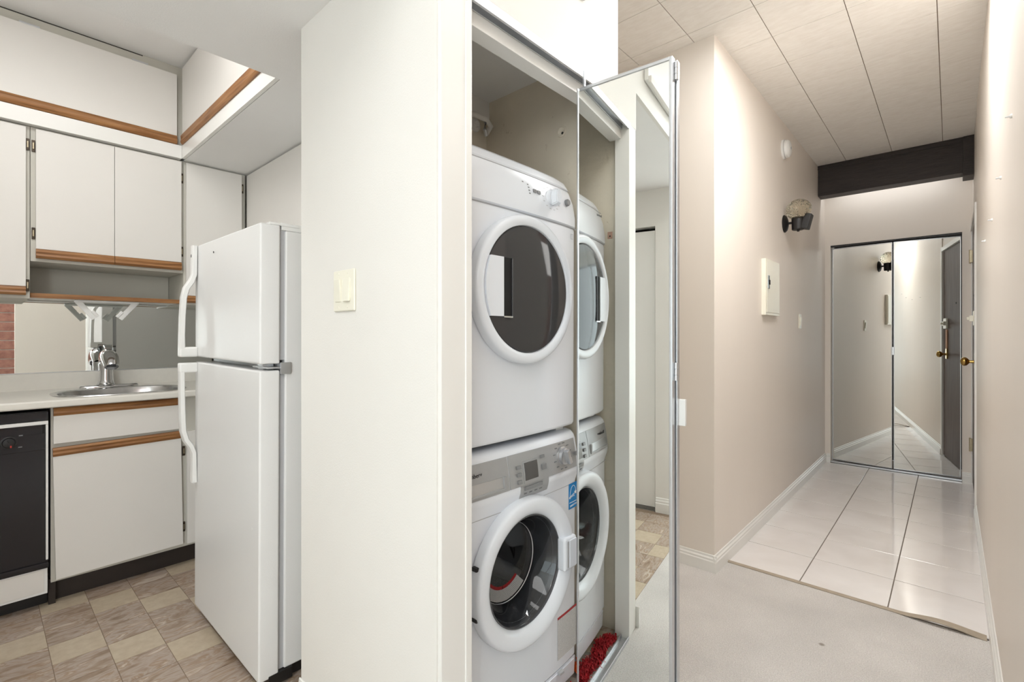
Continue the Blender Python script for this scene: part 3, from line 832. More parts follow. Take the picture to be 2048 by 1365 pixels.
obj('spout', tube(sp, 0.02, 20, rs=[0.030, 0.036, 0.040, 0.039, 0.035, 0.030]), 'chrome', t, smooth=True)
obj('aerator', place(lathe([(0, 0.019), (0.012, 0.021), (0.014, 0.0)], 20), 'z', (FX + 0.164, FY, 1.022)), 'silver_dark', t, smooth=True)
lv = [(FX + 0.045, FY + 0.006, 1.112), (FX + 0.028, FY + 0.007, 1.128), (FX + 0.010, FY + 0.008, 1.139), (FX - 0.012, FY + 0.009, 1.146)]
obj('lever_handle', ribbon_sweep(lv, [0.024, 0.028, 0.034, 0.040], [0.024, 0.018, 0.014, 0.012], (0, 1, 0)), 'chrome', t, smooth=True)

# mirror behind the counter
t = thing('backsplash_mirror', 'long mirror on the kitchen wall between counter and shelf', 'mirror', (-3.566, 0.45, 1.003))
box('mirror_glass', -3.569, -3.563, -0.45, 1.465, 1.004, 1.384, 'mirror', t)
box('edge_channel', -3.569, -3.560, -0.45, 1.465, 1.0025, 1.006, 'alu', t)

# paper-towel holder under the shelf
PX, PY0, PY1, PZ = -3.345, 0.335, 0.600, 1.386
t = thing('paper_towel_holder', 'empty white paper towel holder under the open shelf', 'towel holder', (PX, 0.467, PZ))
box('mounting_bar', PX - 0.02, PX + 0.02, PY0, PY1, PZ - 0.012, PZ, 'plastic', t, 0.004)
for y, s in ((PY0 + 0.012, 1), (PY1 - 0.012, -1)):
    d_ = Vector((0, s * 0.067, -0.088)).normalized(); side = Vector((0, -d_.z, d_.y))
    p0 = Vector((PX, y, PZ - 0.006)); p1 = p0 + d_ * 0.112
    arm = obj('swing_arm', ribbon_sweep([p0, p0 + d_ * 0.05, p1], [0.026, 0.024, 0.024], 0.012, side), 'plastic', t, smooth=True)
    bmx = ribbon_sweep([p0 + d_ * 0.075 + side * s * 0.016, p1 + side * s * 0.016], [0.016, 0.016], 0.02, side)
    obj('end_clip', bmx, 'plastic', arm, smooth=True)

# dishwasher
t = thing('dishwasher', 'black built-in dishwasher with white trim and white lower panel', 'dishwasher', (-3.2, -0.09, 0.0))
DY0, DY1 = -0.39, 0.211
box('cabinet_shell', XBACK + 0.05, XB - 0.012, DY0, DY1, 0.075, 0.868, 'black_matte', t, 0.002)
box('top_strip', XB - 0.012, XB + 0.004, DY0, DY1 - 0.001, 0.828, 0.866, 'black', t, 0.003)
box('trim_bar', XB - 0.012, XB + 0.007, DY0, DY1 - 0.001, 0.811, 0.826, 'plastic', t, 0.002)
box('handle_recess', XB - 0.011, XB - 0.002, DY0 + 0.02, DY1 - 0.018, 0.77, 0.811, 'black', t, 0.002)
box('control_panel', XB - 0.012, XB + 0.004, DY0 + 0.006, DY1 - 0.010, 0.70, 0.772, 'black', t, 0.003)
box('door_panel', XB - 0.012, XB + 0.002, DY0 + 0.006, DY1 - 0.010, 0.215, 0.7, 'black', t, 0.002)
for y in (DY0, DY1 - 0.009): box('side_trim', XB - 0.012, XB + 0.005, y, y + 0.008, 0.215, 0.811, 'plastic', t, 0.0015)
bm = bmesh.new(); add_box(bm, XB - 0.012, XB + 0.008, DY0, DY1, 0.178, 0.205, 0.006); add_box(bm, XB - 0.012, XB + 0.001, DY0, DY1 - 0.004, 0.205, 0.216, 0.002)
obj('lower_lip', bm, 'black', t, smooth=True)
lp = box('lower_panel_frame', XB - 0.012, XB, DY0, DY1 - 0.003, 0.066, 0.178, 'plastic', t, 0.002)
box('lower_panel', XB - 0.002, XB + 0.002, DY0 + 0.01, DY1 - 0.014, 0.077, 0.172, 'cab', lp, 0.001)
box('kick_plate', -3.03, -3.012, DY0, DY1, 0.0, 0.066, 'black_matte', t)
kd = obj('dial', place(lathe([(0, 0.026), (0.004, 0.026), (0.005, 0.021), (0.02, 0.019), (0.022, 0.016), (0.022, 0)], 28), 'x', (XB + 0.004, 0.089, 0.748)), 'black_matte', t, smooth=True)
box('pointer', XB + 0.024, XB + 0.030, 0.0875, 0.0905, 0.731, 0.765, 'black', kd, 0.001, rot=Matrix.Rotation(math.radians(-22), 4, 'X').inverted())
box('pointer_tip', XB + 0.026, XB + 0.031, 0.092, 0.097, 0.729, 0.738, 'knob_red', kd, 0.001)
for dy, dz in ((0.036, 0.025), (0.034, -0.024), (-0.036, 0.02), (-0.036, -0.02)):
    box('dial_marking', XB + 0.0036, XB + 0.0045, 0.089 + dy - 0.006, 0.089 + dy + 0.006, 0.748 + dz - 0.002, 0.748 + dz + 0.002, 'print_grey', t)

# ================================================================= REFRIGERATOR
FRX0, FRX1, FRY = -2.415, -1.708, 0.628
t = thing('refrigerator', 'white top-freezer refrigerator standing in the kitchen alcove', 'refrigerator', ((FRX0 + FRX1) / 2, 0.98, 0.004))
t.rotation_euler = (0, math.radians(0.55), 0)
box('body', FRX0 + 0.003, FRX1 - 0.004, 0.713, 1.36, 0.05, 1.566, 'fridge', t, 0.006, 3)
box('base_grille', FRX0 + 0.02, FRX1 - 0.02, 0.70, 1.3, 0.008, 0.05, 'black_matte', t)
for z0, z1, nm in ((1.108, 1.58, 'freezer_door'), (0.04, 1.086, 'fridge_door')):
    d = box(nm, FRX0, FRX1, FRY, 0.694, z0, z1, 'fridge', t, 0.007, 3)
    box('door_gasket', FRX0 + 0.012, FRX1 - 0.012, 0.694, 0.714, z0 + 0.012, z1 - 0.012, 'gasket', d)
    HX = FRX0 + 0.022
    if nm == 'freezer_door':
        path = [(HX, FRY - 0.010, 1.578), (HX, FRY - 0.011, 1.52), (HX, FRY - 0.012, 1.455), (HX, FRY - 0.022, 1.425), (HX, FRY - 0.040, 1.395), (HX, FRY - 0.049, 1.355), (HX, FRY - 0.053, 1.28), (HX, FRY - 0.055, 1.20), (HX, FRY - 0.055, 1.145)]
        foot = (1.108, 1.15)
    else:
        path = [(HX, FRY - 0.055, 1.045), (HX, FRY - 0.055, 0.98), (HX, FRY - 0.053, 0.88), (HX, FRY - 0.050, 0.80), (HX, FRY - 0.040, 0.76), (HX, FRY - 0.022, 0.73), (HX, FRY - 0.012, 0.70), (HX, FRY - 0.011, 0.64), (HX, FRY - 0.010, 0.575)]
        foot = (1.042, 1.084)
    hb = ribbon_sweep(path, [0.036] * 9, [0.02, 0.02, 0.021, 0.022, 0.022, 0.021, 0.02, 0.02, 0.022], (1, 0, 0))
    add_box(hb, HX - 0.018, HX + 0.018, FRY - 0.066, FRY + 0.001, foot[0], foot[1], 0.008, 3)
    obj('handle', hb, 'plastic', d, smooth=True)
box('handle_screw_cap', FRX0 + 0.015, FRX0 + 0.027, FRY - 0.0225, FRY - 0.0195, 1.528, 1.54, 'silver_dark', t, 0.002)
bm = bmesh.new(); add_box(bm, -1.86, FRX1 - 0.004, 0.66, 0.76, 1.58, 1.588, 0.002); add_box(bm, -1.84, -1.715, 0.70, 0.80, 1.566, 1.592, 0.004)
obj('top_hinge', bm, 'plastic', t, smooth=True)
bm = bmesh.new(); add_box(bm, -1.83, FRX1 + 0.004, 0.65, 0.72, 1.092, 1.098, 0.001); add_box(bm, FRX1 - 0.004, FRX1 + 0.006, 0.694, 0.73, 1.072, 1.112, 0.002); add_box(bm, -1.80, -1.75, 0.655, 0.69, 1.086, 1.108, 0.004)
obj('middle_hinge', bm, 'alu', t, smooth=True)
box('divider_rail', FRX0 + 0.01, FRX1 - 0.01, 0.696, 0.716, 1.085, 1.110, 'silver', t)
box('bottom_hinge', -1.76, FRX1 + 0.003, 0.66, 0.74, 0.012, 0.05, 'black_matte', t, 0.003)
obj('badge_hole', place(lathe([(0, 0.004), (0.001, 0.004), (0.001, 0)], 12), '-y', (-2.175, FRY - 0.0005, 1.530)), 'black_matte', t)
obj('dent_patch', place(lathe([(0, 0.006), (0.001, 0.005), (0.0015, 0)], 12), '-y', (-1.765, FRY - 0.0005, 0.545)), 'plastic', t)
for x in (FRX0 + 0.06, FRX1 - 0.06):
    for y in (0.76, 1.30): obj('leveling_foot', place(lathe([(0, 0.018), (0.012, 0.018), (0.014, 0.008), (0.05, 0.008)], 14), 'z', (x, y, 0.004)), 'black_matte', t)

# ================================================================= LIGHT SWITCHES, WALL FITTINGS
t = thing('light_switch', 'double rocker light switch on the white column beside the fridge', 'light switch', (-1.284, YCOL, 1.27))
box('cover_plate', -1.342, -1.226, YCOL - 0.007, YCOL, 1.270, 1.388, 'ivory', t, 0.004, 3)
for k, x in enumerate((-1.311, -1.262)):
    bmx = bmesh.new(); add_box(bmx, x - 0.0165, x + 0.0165, YCOL - 0.013, YCOL - 0.005, 1.297, 1.363, 0.003, 2, Matrix.Rotation(math.radians(-4 if k else 4), 4, 'X'))
    obj('rocker', bmx, 'ivory', t, smooth=True)
    for z in (1.281, 1.378): obj('screw', place(lathe([(0, 0.0035), (0.001, 0.003), (0.001, 0)], 10), '-y', (x, YCOL - 0.007, z)), 'ivory', t)

t = thing('hall_light_switch', 'small single light switch on the left wall of the hallway', 'light switch', (XH, 4.378, 1.256))
box('cover_plate', XH, XH + 0.006, 4.342, 4.414, 1.256, 1.372, 'ivory', t, 0.003)
bmx = bmesh.new(); add_box(bmx, XH + 0.004, XH + 0.013, 4.361, 4.395, 1.281, 1.347, 0.003, 2, Matrix.Rotation(math.radians(5), 4, 'Y')); obj('rocker', bmx, 'ivory', t, smooth=True)

t = thing('electrical_panel', 'white electrical panel box on the hallway wall', 'panel box', (XH, 3.50, 1.333))
box('panel_cover', XH, XH + 0.026, 3.335, 3.665, 1.333, 1.690, 'ivory', t, 0.002)
box('panel_door', XH + 0.026, XH + 0.029, 3.35, 3.652, 1.350, 1.676, 'ivory', t, 0.0012)
lt = box('latch', XH + 0.029, XH + 0.034, 3.36, 3.40, 1.50, 1.585, 'chrome', t, 0.002)
box('latch_slide', XH + 0.034, XH + 0.039, 3.368, 3.392, 1.525, 1.555, 'black_matte', lt, 0.001)

t = thing('smoke_detector', 'round white smoke detector high on the hallway wall', 'smoke detector', (XH, 3.875, 2.533))
obj('base_ring', place(lathe([(0, 0.068), (0.012, 0.068), (0.014, 0.064), (0.014, 0)], 40), 'x', (XH, 3.875, 2.533)), 'plastic', t, smooth=True)
obj('cover', place(lathe([(0.014, 0.058), (0.017, 0.062), (0.034, 0.060), (0.044, 0.05), (0.048, 0.03), (0.049, 0)], 40), 'x', (XH, 3.875, 2.533)), 'plastic', t, smooth=True)
obj('test_button', place(lathe([(0.048, 0.010), (0.051, 0.009), (0.051, 0)], 16), 'x', (XH, 3.875, 2.533)), 'gasket', t, smooth=True)

# wall sconce
LY, LZ = 3.90, 2.005
t = thing('wall_sconce', 'black wall sconce with a crackled clear glass globe in the hallway', 'wall lamp', (XH, LY, LZ))
obj('wall_plate', place(lathe([(0, 0.062), (0.004, 0.063), (0.016, 0.052), (0.024, 0.03), (0.028, 0.014), (0.028, 0)], 36), 'x', (XH, LY, LZ)), 'black_matte', t, smooth=True)
obj('arm', tube([(XH + 0.02, LY, LZ), (XH + 0.07, LY, LZ)], 0.009, 12), 'black_matte', t, smooth=True)
LX = XH + 0.089
bm = lathe([(-0.055, 0.0), (-0.055, 0.036), (-0.05, 0.040), (0.03, 0.042), (0.034, 0.040), (0.034, 0.0)], 32)
bmesh.ops.transform(bm, matrix=Matrix.Translation((LX, LY, LZ)), verts=bm.verts)
obj('lamp_cup', bm, 'black_matte', t, smooth=True)
box('shade_flap', LX + 0.03, LX + 0.075, LY - 0.03, LY + 0.05, LZ - 0.055, LZ + 0.05, 'black_matte', t, 0.006, 2, Matrix.Rotation(math.radians(14), 4, 'Y'))
obj('thumb_screw', place(lathe([(0, 0.008), (0.012, 0.008), (0.012, 0)], 12), 'z', (LX, LY, LZ - 0.067)), 'black_matte', t)
bm = bmesh.new(); bmesh.ops.create_uvsphere(bm, u_segments=40, v_segments=24, radius=0.080)
bmesh.ops.scale(bm, vec=(1, 1, 0.93), verts=bm.verts); bmesh.ops.translate(bm, vec=(LX + 0.004, LY - 0.005, LZ + 0.086), verts=bm.verts)
obj('glass_globe', bm, 'globe', t, smooth=True)

# wall plugs left on the right wall
for (y, z, lab) in ((1.92, 1.808, 'white wall plug highest on the right hallway wall'), (2.30, 1.729, 'white wall plug second from the top on the right hallway wall'), (2.77, 1.671, 'small white wall plug third from the top on the right hallway wall'), (3.31, 1.664, 'small white wall plug nearest the entrance door on the right hallway wall')):
    t = thing('wall_plug', lab, 'wall plug', (XR, y, z))
    obj('plug', place(lathe([(0, 0.006), (0.003, 0.006), (0.005, 0.004), (0.005, 0)], 12), '-x', (XR, y, z)), 'plastic', t, smooth=True)
    obj('screw', place(lathe([(0.004, 0.0022), (0.014, 0.0022), (0.014, 0)], 8), '-x', (XR, y, z)), 'alu', t)

# ================================================================= LAUNDRY
WY0, WY1 = 0.795, 1.397
WYC = (WY0 + WY1) / 2


def interp(prof, z):
    if z <= prof[0][0]: return prof[0][1]
    for (a, x0), (b, x1) in zip(prof, prof[1:]):
        if z <= b: return x0 + (x1 - x0) * (z - a) / (b - a)
    return prof[-1][1]


def make_fx(prof, bow=0.010):
    def fx(y, z):
        t = (y - WYC) / ((WY1 - WY0) / 2)
        return interp(prof, z) + bow * (1 - min(1, abs(t)) ** 2.5)
    return fx


def shell(prof, bow, xback, rc=0.022, inset=None):
    """appliance cabinet: rounded vertical corners, front follows the profile"""
    bm = bmesh.new(); rings = []; fx = make_fx(prof, bow)
    for z, xf in prof:
        ins = inset(z) if inset else 0.0
        y0, y1 = WY0 + ins, WY1 - ins
        pts = [(xback, y0), (xf - rc, y0)]
        for k in range(1, 6):
            a = math.pi / 2 * k / 6; pts.append((xf - rc + rc * math.sin(a), y0 + rc - rc * math.cos(a)))
        for k in range(0, 13):
            y = y0 + rc + (y1 - y0 - 2 * rc) * k / 12
            pts.append((max(xf, fx(y, z)) if k not in (0, 12) else xf, y))
        for k in range(1, 6):
            a = math.pi / 2 * k / 6; pts.append((xf - rc + rc * math.cos(a), y1 - rc + rc * math.sin(a)))
        pts += [(xf - rc, y1), (xback, y1)]
        rings.append([bm.verts.new((px, py, z)) for px, py in pts])
    for A, B in zip(rings, rings[1:]):
        nn = len(A)
        for k in range(nn): bm.faces.new((A[k], A[(k + 1) % nn], B[(k + 1) % nn], B[k]))
    bm.faces.new(rings[0]); bm.faces.new(rings[-1][::-1])
    return bm


def patch(bm, y0, y1, z0, z1, fx, off, ny=8, nz=3, depth=0.004):
    F = [[bm.verts.new((fx(y0 + (y1 - y0) * i / ny, z0 + (z1 - z0) * j / nz) + off, y0 + (y1 - y0) * i / ny, z0 + (z1 - z0) * j / nz)) for i in range(ny + 1)] for j in range(nz + 1)]
    for j in range(nz):
        for i in range(ny): bm.faces.new((F[j][i], F[j][i + 1], F[j + 1][i + 1], F[j + 1][i]))
    edge = F[0][:] + [F[j][-1] for j in range(1, nz + 1)] + F[-1][-2::-1] + [F[j][0] for j in range(nz - 1, 0, -1)]
    Bk = [bm.verts.new((v.co.x - depth, v.co.y, v.co.z)) for v in edge]
    for k in range(len(edge)):
        q = (k + 1) % len(edge); bm.faces.new((edge[k], edge[q], Bk[q], Bk[k]))
    return bm


# ---------------- washer
wprof = [(0.03, -0.972), (0.10, -0.968), (0.105, -0.962), (0.70, -0.960), (0.735, -0.948), (0.75, -0.946), (0.80, -0.951), (0.848, -0.960), (0.862, -0.966), (0.872, -0.978), (0.876, -1.0)]
wfx = make_fx(wprof, 0.010)
W = thing('washing_machine', 'white front-load washing machine with silver control panel under the dryer', 'washing machine', (-1.2, WYC, 0.0))
wb = obj('body', shell(wprof, 0.010, -1.46), 'enamel', W, smooth=True)
# cut the porthole through the cabinet front
_cut = obj('cutter', place(lathe([(-0.49, 0.0), (-0.49, 0.226), (-0.10, 0.226), (-0.08, 0.154), (0.05, 0.154), (0.05, 0.0)], 64), 'x', (-0.952, 1.0965, 0.503)), 'gasket', W)
_md = wb.modifiers.new('cut', 'BOOLEAN'); _md.object = _cut; _md.operation = 'DIFFERENCE'; _md.solver = 'EXACT'
bpy.context.view_layer.update()
_new = bpy.data.meshes.new_from_object(wb.evaluated_get(bpy.context.evaluated_depsgraph_get()))
wb.modifiers.clear(); wb.data = _new
bpy.data.objects.remove(_cut, do_unlink=True)
for x in (-1.02, -1.42):
    for y in (WY0 + 0.05, WY1 - 0.05): obj('foot', place(lathe([(0, 0.022), (0.014, 0.022), (0.016, 0.01), (0.034, 0.01)], 16), 'z', (x, y, 0.0)), 'black_matte', W)
bm = bmesh.new(); patch(bm, 1.027, 1.368, 0.757, 0.851, wfx, 0.002); patch(bm, 1.072, 1.205, 0.716, 0.758, wfx, 0.002)
obj('control_panel', bm, 'silver', W, smooth=True)
bm = bmesh.new(); patch(bm, WY0 + 0.025, 1.024, 0.757, 0.851, wfx, 0.002)
dr_ = obj('detergent_drawer', bm, 'silver', W, smooth=True)
bm = bmesh.new(); patch(bm, WY0 + 0.05, 1.006, 0.766, 0.800, wfx, 0.0028, depth=0.002)
obj('drawer_pull', bm, 'alu', dr_, smooth=True)
bm = bmesh.new(); add_box(bm, -0.945, -0.932, 0.998, 1.009, 0.766, 0.800, 0.003); add_box(bm, -0.945, -0.9335, WY0 + 0.05, 1.006, 0.764, 0.770, 0.002)
obj('drawer_pull_lip', bm, 'silver', dr_, smooth=True)
text('brand_lettering', 'Blomberg', 0.0175, (wfx(0.885, 0.822) + 0.0036, 0.888, 0.822), FACE_X, 'print_black', dr_)
bm = bmesh.new(); patch(bm, 1.086, 1.162, 0.762, 0.824, wfx, 0.0045); bz = obj('display_bezel', bm, 'silver', W, smooth=True)
bm = bmesh.new(); patch(bm, 1.091, 1.150, 0.770, 0.821, wfx, 0.006); obj('display', bm, 'lcd', bz)
for (y0, y1, z0, z1) in ((1.056, 1.074, 0.808, 0.818), (1.056, 1.074, 0.787, 0.797), (1.056, 1.074, 0.766, 0.776), (1.170, 1.188, 0.821, 0.830), (1.172, 1.192, 0.786, 0.802), (1.086, 1.168, 0.742, 0.752)):
    bm = bmesh.new(); patch(bm, y0, y1, z0, z1, wfx, 0.007); obj('button', bm, 'silver_dark', W, smooth=True)
for y in (1.088, 1.112, 1.137, 1.16):
    bm = bmesh.new(); patch(bm, y, y + 0.012, 0.729, 0.732, wfx, 0.0032, 2, 1, 0.001); obj('panel_marking', bm, 'print_grey', W)
KY, KZ = 1.290, 0.806
kd = obj('program_dial', place(lathe([(0, 0.031), (0.003, 0.031), (0.005, 0.027), (0.014, 0.026), (0.016, 0.023), (0.016, 0)], 36), 'x', (wfx(KY, KZ) + 0.001, KY, KZ)), 'alu', W, smooth=True)
box('dial_grip', wfx(KY, KZ) + 0.014, wfx(KY, KZ) + 0.032, KY - 0.007, KY + 0.007, KZ - 0.024, KZ + 0.024, 'alu', kd, 0.003, 2, Matrix.Rotation(math.radians(24), 4, 'X'))
for k in range(12):
    a = 2 * math.pi * (k + 0.5) / 12; y, z = KY + 0.047 * math.cos(a), KZ + 0.041 * math.sin(a)
    bm = bmesh.new(); patch(bm, y - 0.006, y + 0.006, z - 0.0015, z + 0.0015, wfx, 0.0032, 2, 1, 0.001); obj('panel_marking', bm, 'print_grey', W)
bm = bmesh.new(); patch(bm, 1.352, 1.366, 0.797, 0.810, wfx, 0.012); obj('power_button', bm, 'silver_dark', W, smooth=True)
# seam under the fascia
bm = bmesh.new(); patch(bm, WY0 + 0.004, WY1 - 0.004, 0.6955, 0.6975, wfx, 0.0006, 16, 1, 0.001); obj('fascia_seam', bm, 'gasket', W)
# kick panel with flap
bm = bmesh.new(); patch(bm, WY0 + 0.03, WY1 - 0.012, 0.034, 0.098, wfx, 0.005, 12, 2); kp = obj('kick_panel', bm, 'enamel', W, smooth=True)
bm = bmesh.new(); patch(bm, 1.20, 1.375, 0.04, 0.092, wfx, 0.008, 8, 2); obj('filter_flap', bm, 'enamel', kp, smooth=True)
box('flap_catch', -0.957, -0.944, 1.276, 1.300, 0.088, 0.097, 'gasket', kp, 0.002)

# porthole door
DY, DZ, DX = 1.0965, 0.503, -0.952
dprof = [(0.0, 0.150), (0.0, 0.2150), (0.006, 0.2175), (0.027, 0.2175), (0.036, 0.2145), (0.0405, 0.208), (0.0415, 0.198), (0.0395, 0.184), (0.034, 0.1735), (0.027, 0.1665), (0.020, 0.1622), (0.0, 0.156), (-0.03, 0.150)]
door = obj('door_ring', place(lathe(dprof, 72, close=False), 'x', (DX, DY, DZ)), 'enamel', W, smooth=True)
obj('door_seal', place(lathe([(0.016, 0.161), (0.006, 0.152), (-0.02, 0.145), (-0.055, 0.139), (-0.09, 0.134), (-0.10, 0.138)], 64, close=False), 'x', (DX, DY, DZ)), 'bowl_grey', door, smooth=True)
obj('door_glass', place(lathe([(0.018, 0.160), (0.012, 0.153), (-0.03, 0.134), (-0.065, 0.118), (-0.075, 0.095), (-0.078, 0.05), (-0.079, 0.0)], 64, close=False), 'x', (DX, DY, DZ)), 'glass', door, smooth=True)
obj('chrome_lip', place(lathe([(0.017, 0.1625), (0.021, 0.161), (0.021, 0.1585), (0.016, 0.157)], 72, close=False), 'x', (DX, DY, DZ)), 'bowl_grey', door, smooth=True)
obj('inner_lip', place(lathe([(-0.062, 0.1225), (-0.058, 0.1215), (-0.060, 0.1195)], 64, close=False), 'x', (DX, DY, DZ)), 'alu', door, smooth=True)
bm = bmesh.new(); add_box(bm, DX + 0.018, DX + 0.050, DY + 0.148, DY + 0.213, DZ - 0.052, DZ + 0.052, 0.009, 3)
hd = obj('door_handle', bm, 'enamel', door, smooth=True)
box('grip_slot', DX + 0.047, DX + 0.0515, DY + 0.160, DY + 0.170, DZ - 0.042, DZ + 0.042, 'gasket', hd, 0.002)
box('grip_plate', DX + 0.047, DX + 0.0535, DY + 0.171, DY + 0.209, DZ - 0.044, DZ + 0.044, 'enamel', hd, 0.003)
for dz in (-0.06, 0.075):
    box('hinge_cover', DX + 0.004, DX + 0.024, DY - 0.2125, DY - 0.198, DZ + dz - 0.005, DZ + dz + 0.005, 'black_matte', door, 0.002)
# caution label curved along the bottom of the bowl glass
def ring_patch(ra, rb, xa, xb, a0, a1, nn=24):
    bm = bmesh.new(); A = []; B = []
    for k in range(nn + 1):
        a = a0 + (a1 - a0) * k / nn
        A.append(bm.verts.new((DX + xa, DY + ra * math.cos(a), DZ + ra * math.sin(a)))); B.append(bm.verts.new((DX + xb, DY + rb * math.cos(a), DZ + rb * math.sin(a))))
    for k in range(nn): bm.faces.new((A[k], A[k + 1], B[k + 1], B[k]))
    bmesh.ops.solidify(bm, geom=bm.faces[:], thickness=0.0006)
    return bm
D_ = math.radians
lab = obj('caution_label', ring_patch(0.086, 0.117, -0.074, -0.063, D_(222), D_(312)), 'notice', door)
obj('label_red_band', ring_patch(0.077, 0.086, -0.0755, -0.0735, D_(222), D_(264)), 'print_red', lab)
obj('label_red_band', ring_patch(0.077, 0.086, -0.0755, -0.0735, D_(266), D_(312)), 'print_red', lab)
# drum behind the glass
dm = obj('drum', place(lathe([(-0.095, 0.137), (-0.10, 0.20), (-0.12, 0.225), (-0.40, 0.225), (-0.42, 0.20), (-0.42, 0.0)], 64, close=False), 'x', (DX, DY, DZ)), 'drum', W, smooth=True)
for a in (80, 200, 320):
    bm = bmesh.new(); ca, sa = math.cos(D_(a)), math.sin(D_(a))
    P = [(DX - 0.13 - 0.03 * k, DY + (0.222 - 0.012) * ca, DZ + (0.222 - 0.012) * sa) for k in range(9)]
    obj('drum_paddle', tube(P, 0.03, 12, rs=[0.012, 0.022, 0.028, 0.03, 0.03, 0.03, 0.028, 0.022, 0.012]), 'gasket', dm, smooth=True)
bm = bmesh.new()
for i in range(-4, 5):
    for j in range(10):
        a = D_(168) + i * 0.085 + (0.042 if j % 2 else 0); xx = DX - 0.15 - j * 0.024
        add_box(bm, xx - 0.005, xx + 0.005, DY + 0.2235 * math.cos(a) - 0.002, DY + 0.2235 * math.cos(a) + 0.002, DZ + 0.2235 * math.sin(a) - 0.005, DZ + 0.2235 * math.sin(a) + 0.005)
obj('drum_holes', bm, 'black_matte', dm, kind='stuff')

# efficiency sticker
bm = bmesh.new(); patch(bm, 1.340, 1.390, 0.612, 0.698, wfx, 0.0012, 6, 2, 0.001)
es = obj('efficiency_sticker', bm, 'print_blue', W)
ex = wfx(1.365, 0.65) + 0.0010
bm = bmesh.new(); patch(bm, 1.343, 1.388, 0.6325, 0.6345, wfx, 0.0018, 6, 1, 0.0005); obj('sticker_rule', bm, 'print_white', es)
text('sticker_lettering', 'ENERGY STAR', 0.0078, (ex + 0.002, 1.3655, 0.6235), (math.pi / 2, 0, math.pi / 2 + 0.16), 'print_white', es)
text('sticker_script', 'energy', 0.0155, (ex + 0.001, 1.3595, 0.6565), (math.pi / 2, math.radians(-14), math.pi / 2 + 0.12), 'print_white', es)
arc = []
for k in range(17):
    a = D_(178 - 170 * k / 16); arc.append((wfx(1.366 + 0.020 * math.cos(a), 0.66) + 0.0018, 1.366 + 0.020 * math.cos(a), 0.653 + 0.036 * math.sin(a)))
obj('sticker_arc', ribbon_sweep(arc, [0.0006] * 17, 0.0016, (1, 0, 0)), 'print_white', es)
bm = bmesh.new(); vs = []
for k in range(10):
    a = D_(90 + 36 * k); r = 0.0085 if k % 2 == 0 else 0.0036
    vs.append(bm.verts.new((wfx(1.381, 0.664) + 0.0022, 1.380 + r * math.cos(a), 0.664 + r * math.sin(a))))
bm.faces.new(vs); obj('sticker_star', bm, 'print_white', es)
# installation notice
bm = bmesh.new(); patch(bm, 1.275, 1.390, 0.135, 0.268, wfx, 0.0012, 8, 2, 0.001); nt_ = obj('paper_notice', bm, 'notice', W)
bm = bmesh.new(); patch(bm, 1.275, 1.390, 0.268, 0.275, wfx, 0.0014, 8, 1, 0.001); obj('notice_red_band', bm, 'print_red', nt_)

# ---------------- dryer
dpf = [(0.892, -0.985), (0.896, -0.968), (0.905, -0.962), (1.558, -0.960), (1.566, -0.963), (1.572, -0.955), (1.60, -0.955), (1.65, -0.962), (1.690, -0.974), (1.695, -0.978), (1.701, -0.976), (1.722, -0.986), (1.734, -1.0), (1.739, -1.04)]
dfx = make_fx(dpf, 0.012)
T = thing('clothes_dryer', 'white front-load dryer with round smoked glass door stacked on the washer', 'dryer', (-1.2, WYC, 0.877))
obj('body', shell(dpf, 0.012, -1.46, 0.03, inset=lambda z: 0.0 if z < 1.6 else 0.028 * ((z - 1.6) / 0.139) ** 2), 'enamel', T, smooth=True)
bm = bmesh.new()
for y in (WY0 + 0.05, WY1 - 0.05):
    for x in (-1.02, -1.42): add_box(bm, x - 0.02, x + 0.02, y - 0.02, y + 0.02, 0.8765, 0.893)
obj('stacking_bracket', bm, 'plastic', T)
bm = bmesh.new(); patch(bm, WY0 + 0.02, WY1 - 0.004, 1.5655, 1.568, dfx, 0.0012, 16, 1, 0.002); obj('panel_seam', bm, 'gasket', T)
bm = bmesh.new(); patch(bm, WY0 + 0.02, WY1 - 0.032, 1.694, 1.696, dfx, 0.0012, 16, 1, 0.002); obj('top_seam', bm, 'gasket', T)
for (y, z) in ((1.100, 1.664), (1.122, 1.660), (1.1235, 1.651), (1.125, 1.642), (1.1265, 1.633)):
    bm = bmesh.new(); patch(bm, y - 0.003, y + 0.003, z - 0.0017, z + 0.0017, dfx, 0.0012, 2, 1, 0.001); obj('indicator', bm, 'silver_dark', T)
for y in (1.150, 1.170):
    bm = bmesh.new(); patch(bm, y - 0.007, y + 0.007, 1.640, 1.650, dfx, 0.004, 2, 2); obj('button', bm, 'silver_dark', T, smooth=True)
KY, KZ = 1.236, 1.642
kx = dfx(KY, KZ)
kb = obj('timer_dial', place(lathe([(0, 0.027), (0.002, 0.027), (0.005, 0.024), (0.012, 0.023), (0.013, 0)], 36), 'x', (kx, KY, KZ)), 'enamel', T, smooth=True)
bm = bmesh.new()
prof = [(-0.013, -0.026), (0.012, -0.029), (0.020, 0.004), (0.006, 0.031), (-0.013, 0.022), (-0.018, 0.0)]
A = [bm.verts.new((kx + 0.010, KY + a, KZ + b)) for a, b in prof]; B = [bm.verts.new((kx + 0.034, KY + a * 0.82, KZ + b * 0.82)) for a, b in prof]
for k in range(6): bm.faces.new((A[k], A[(k + 1) % 6], B[(k + 1) % 6], B[k]))
bm.faces.new(A); bm.faces.new(B)
bmesh.ops.bevel(bm, geom=bm.edges[:], offset=0.003, segments=2, affect='EDGES')
obj('dial_grip', bm, 'enamel', kb, smooth=True)
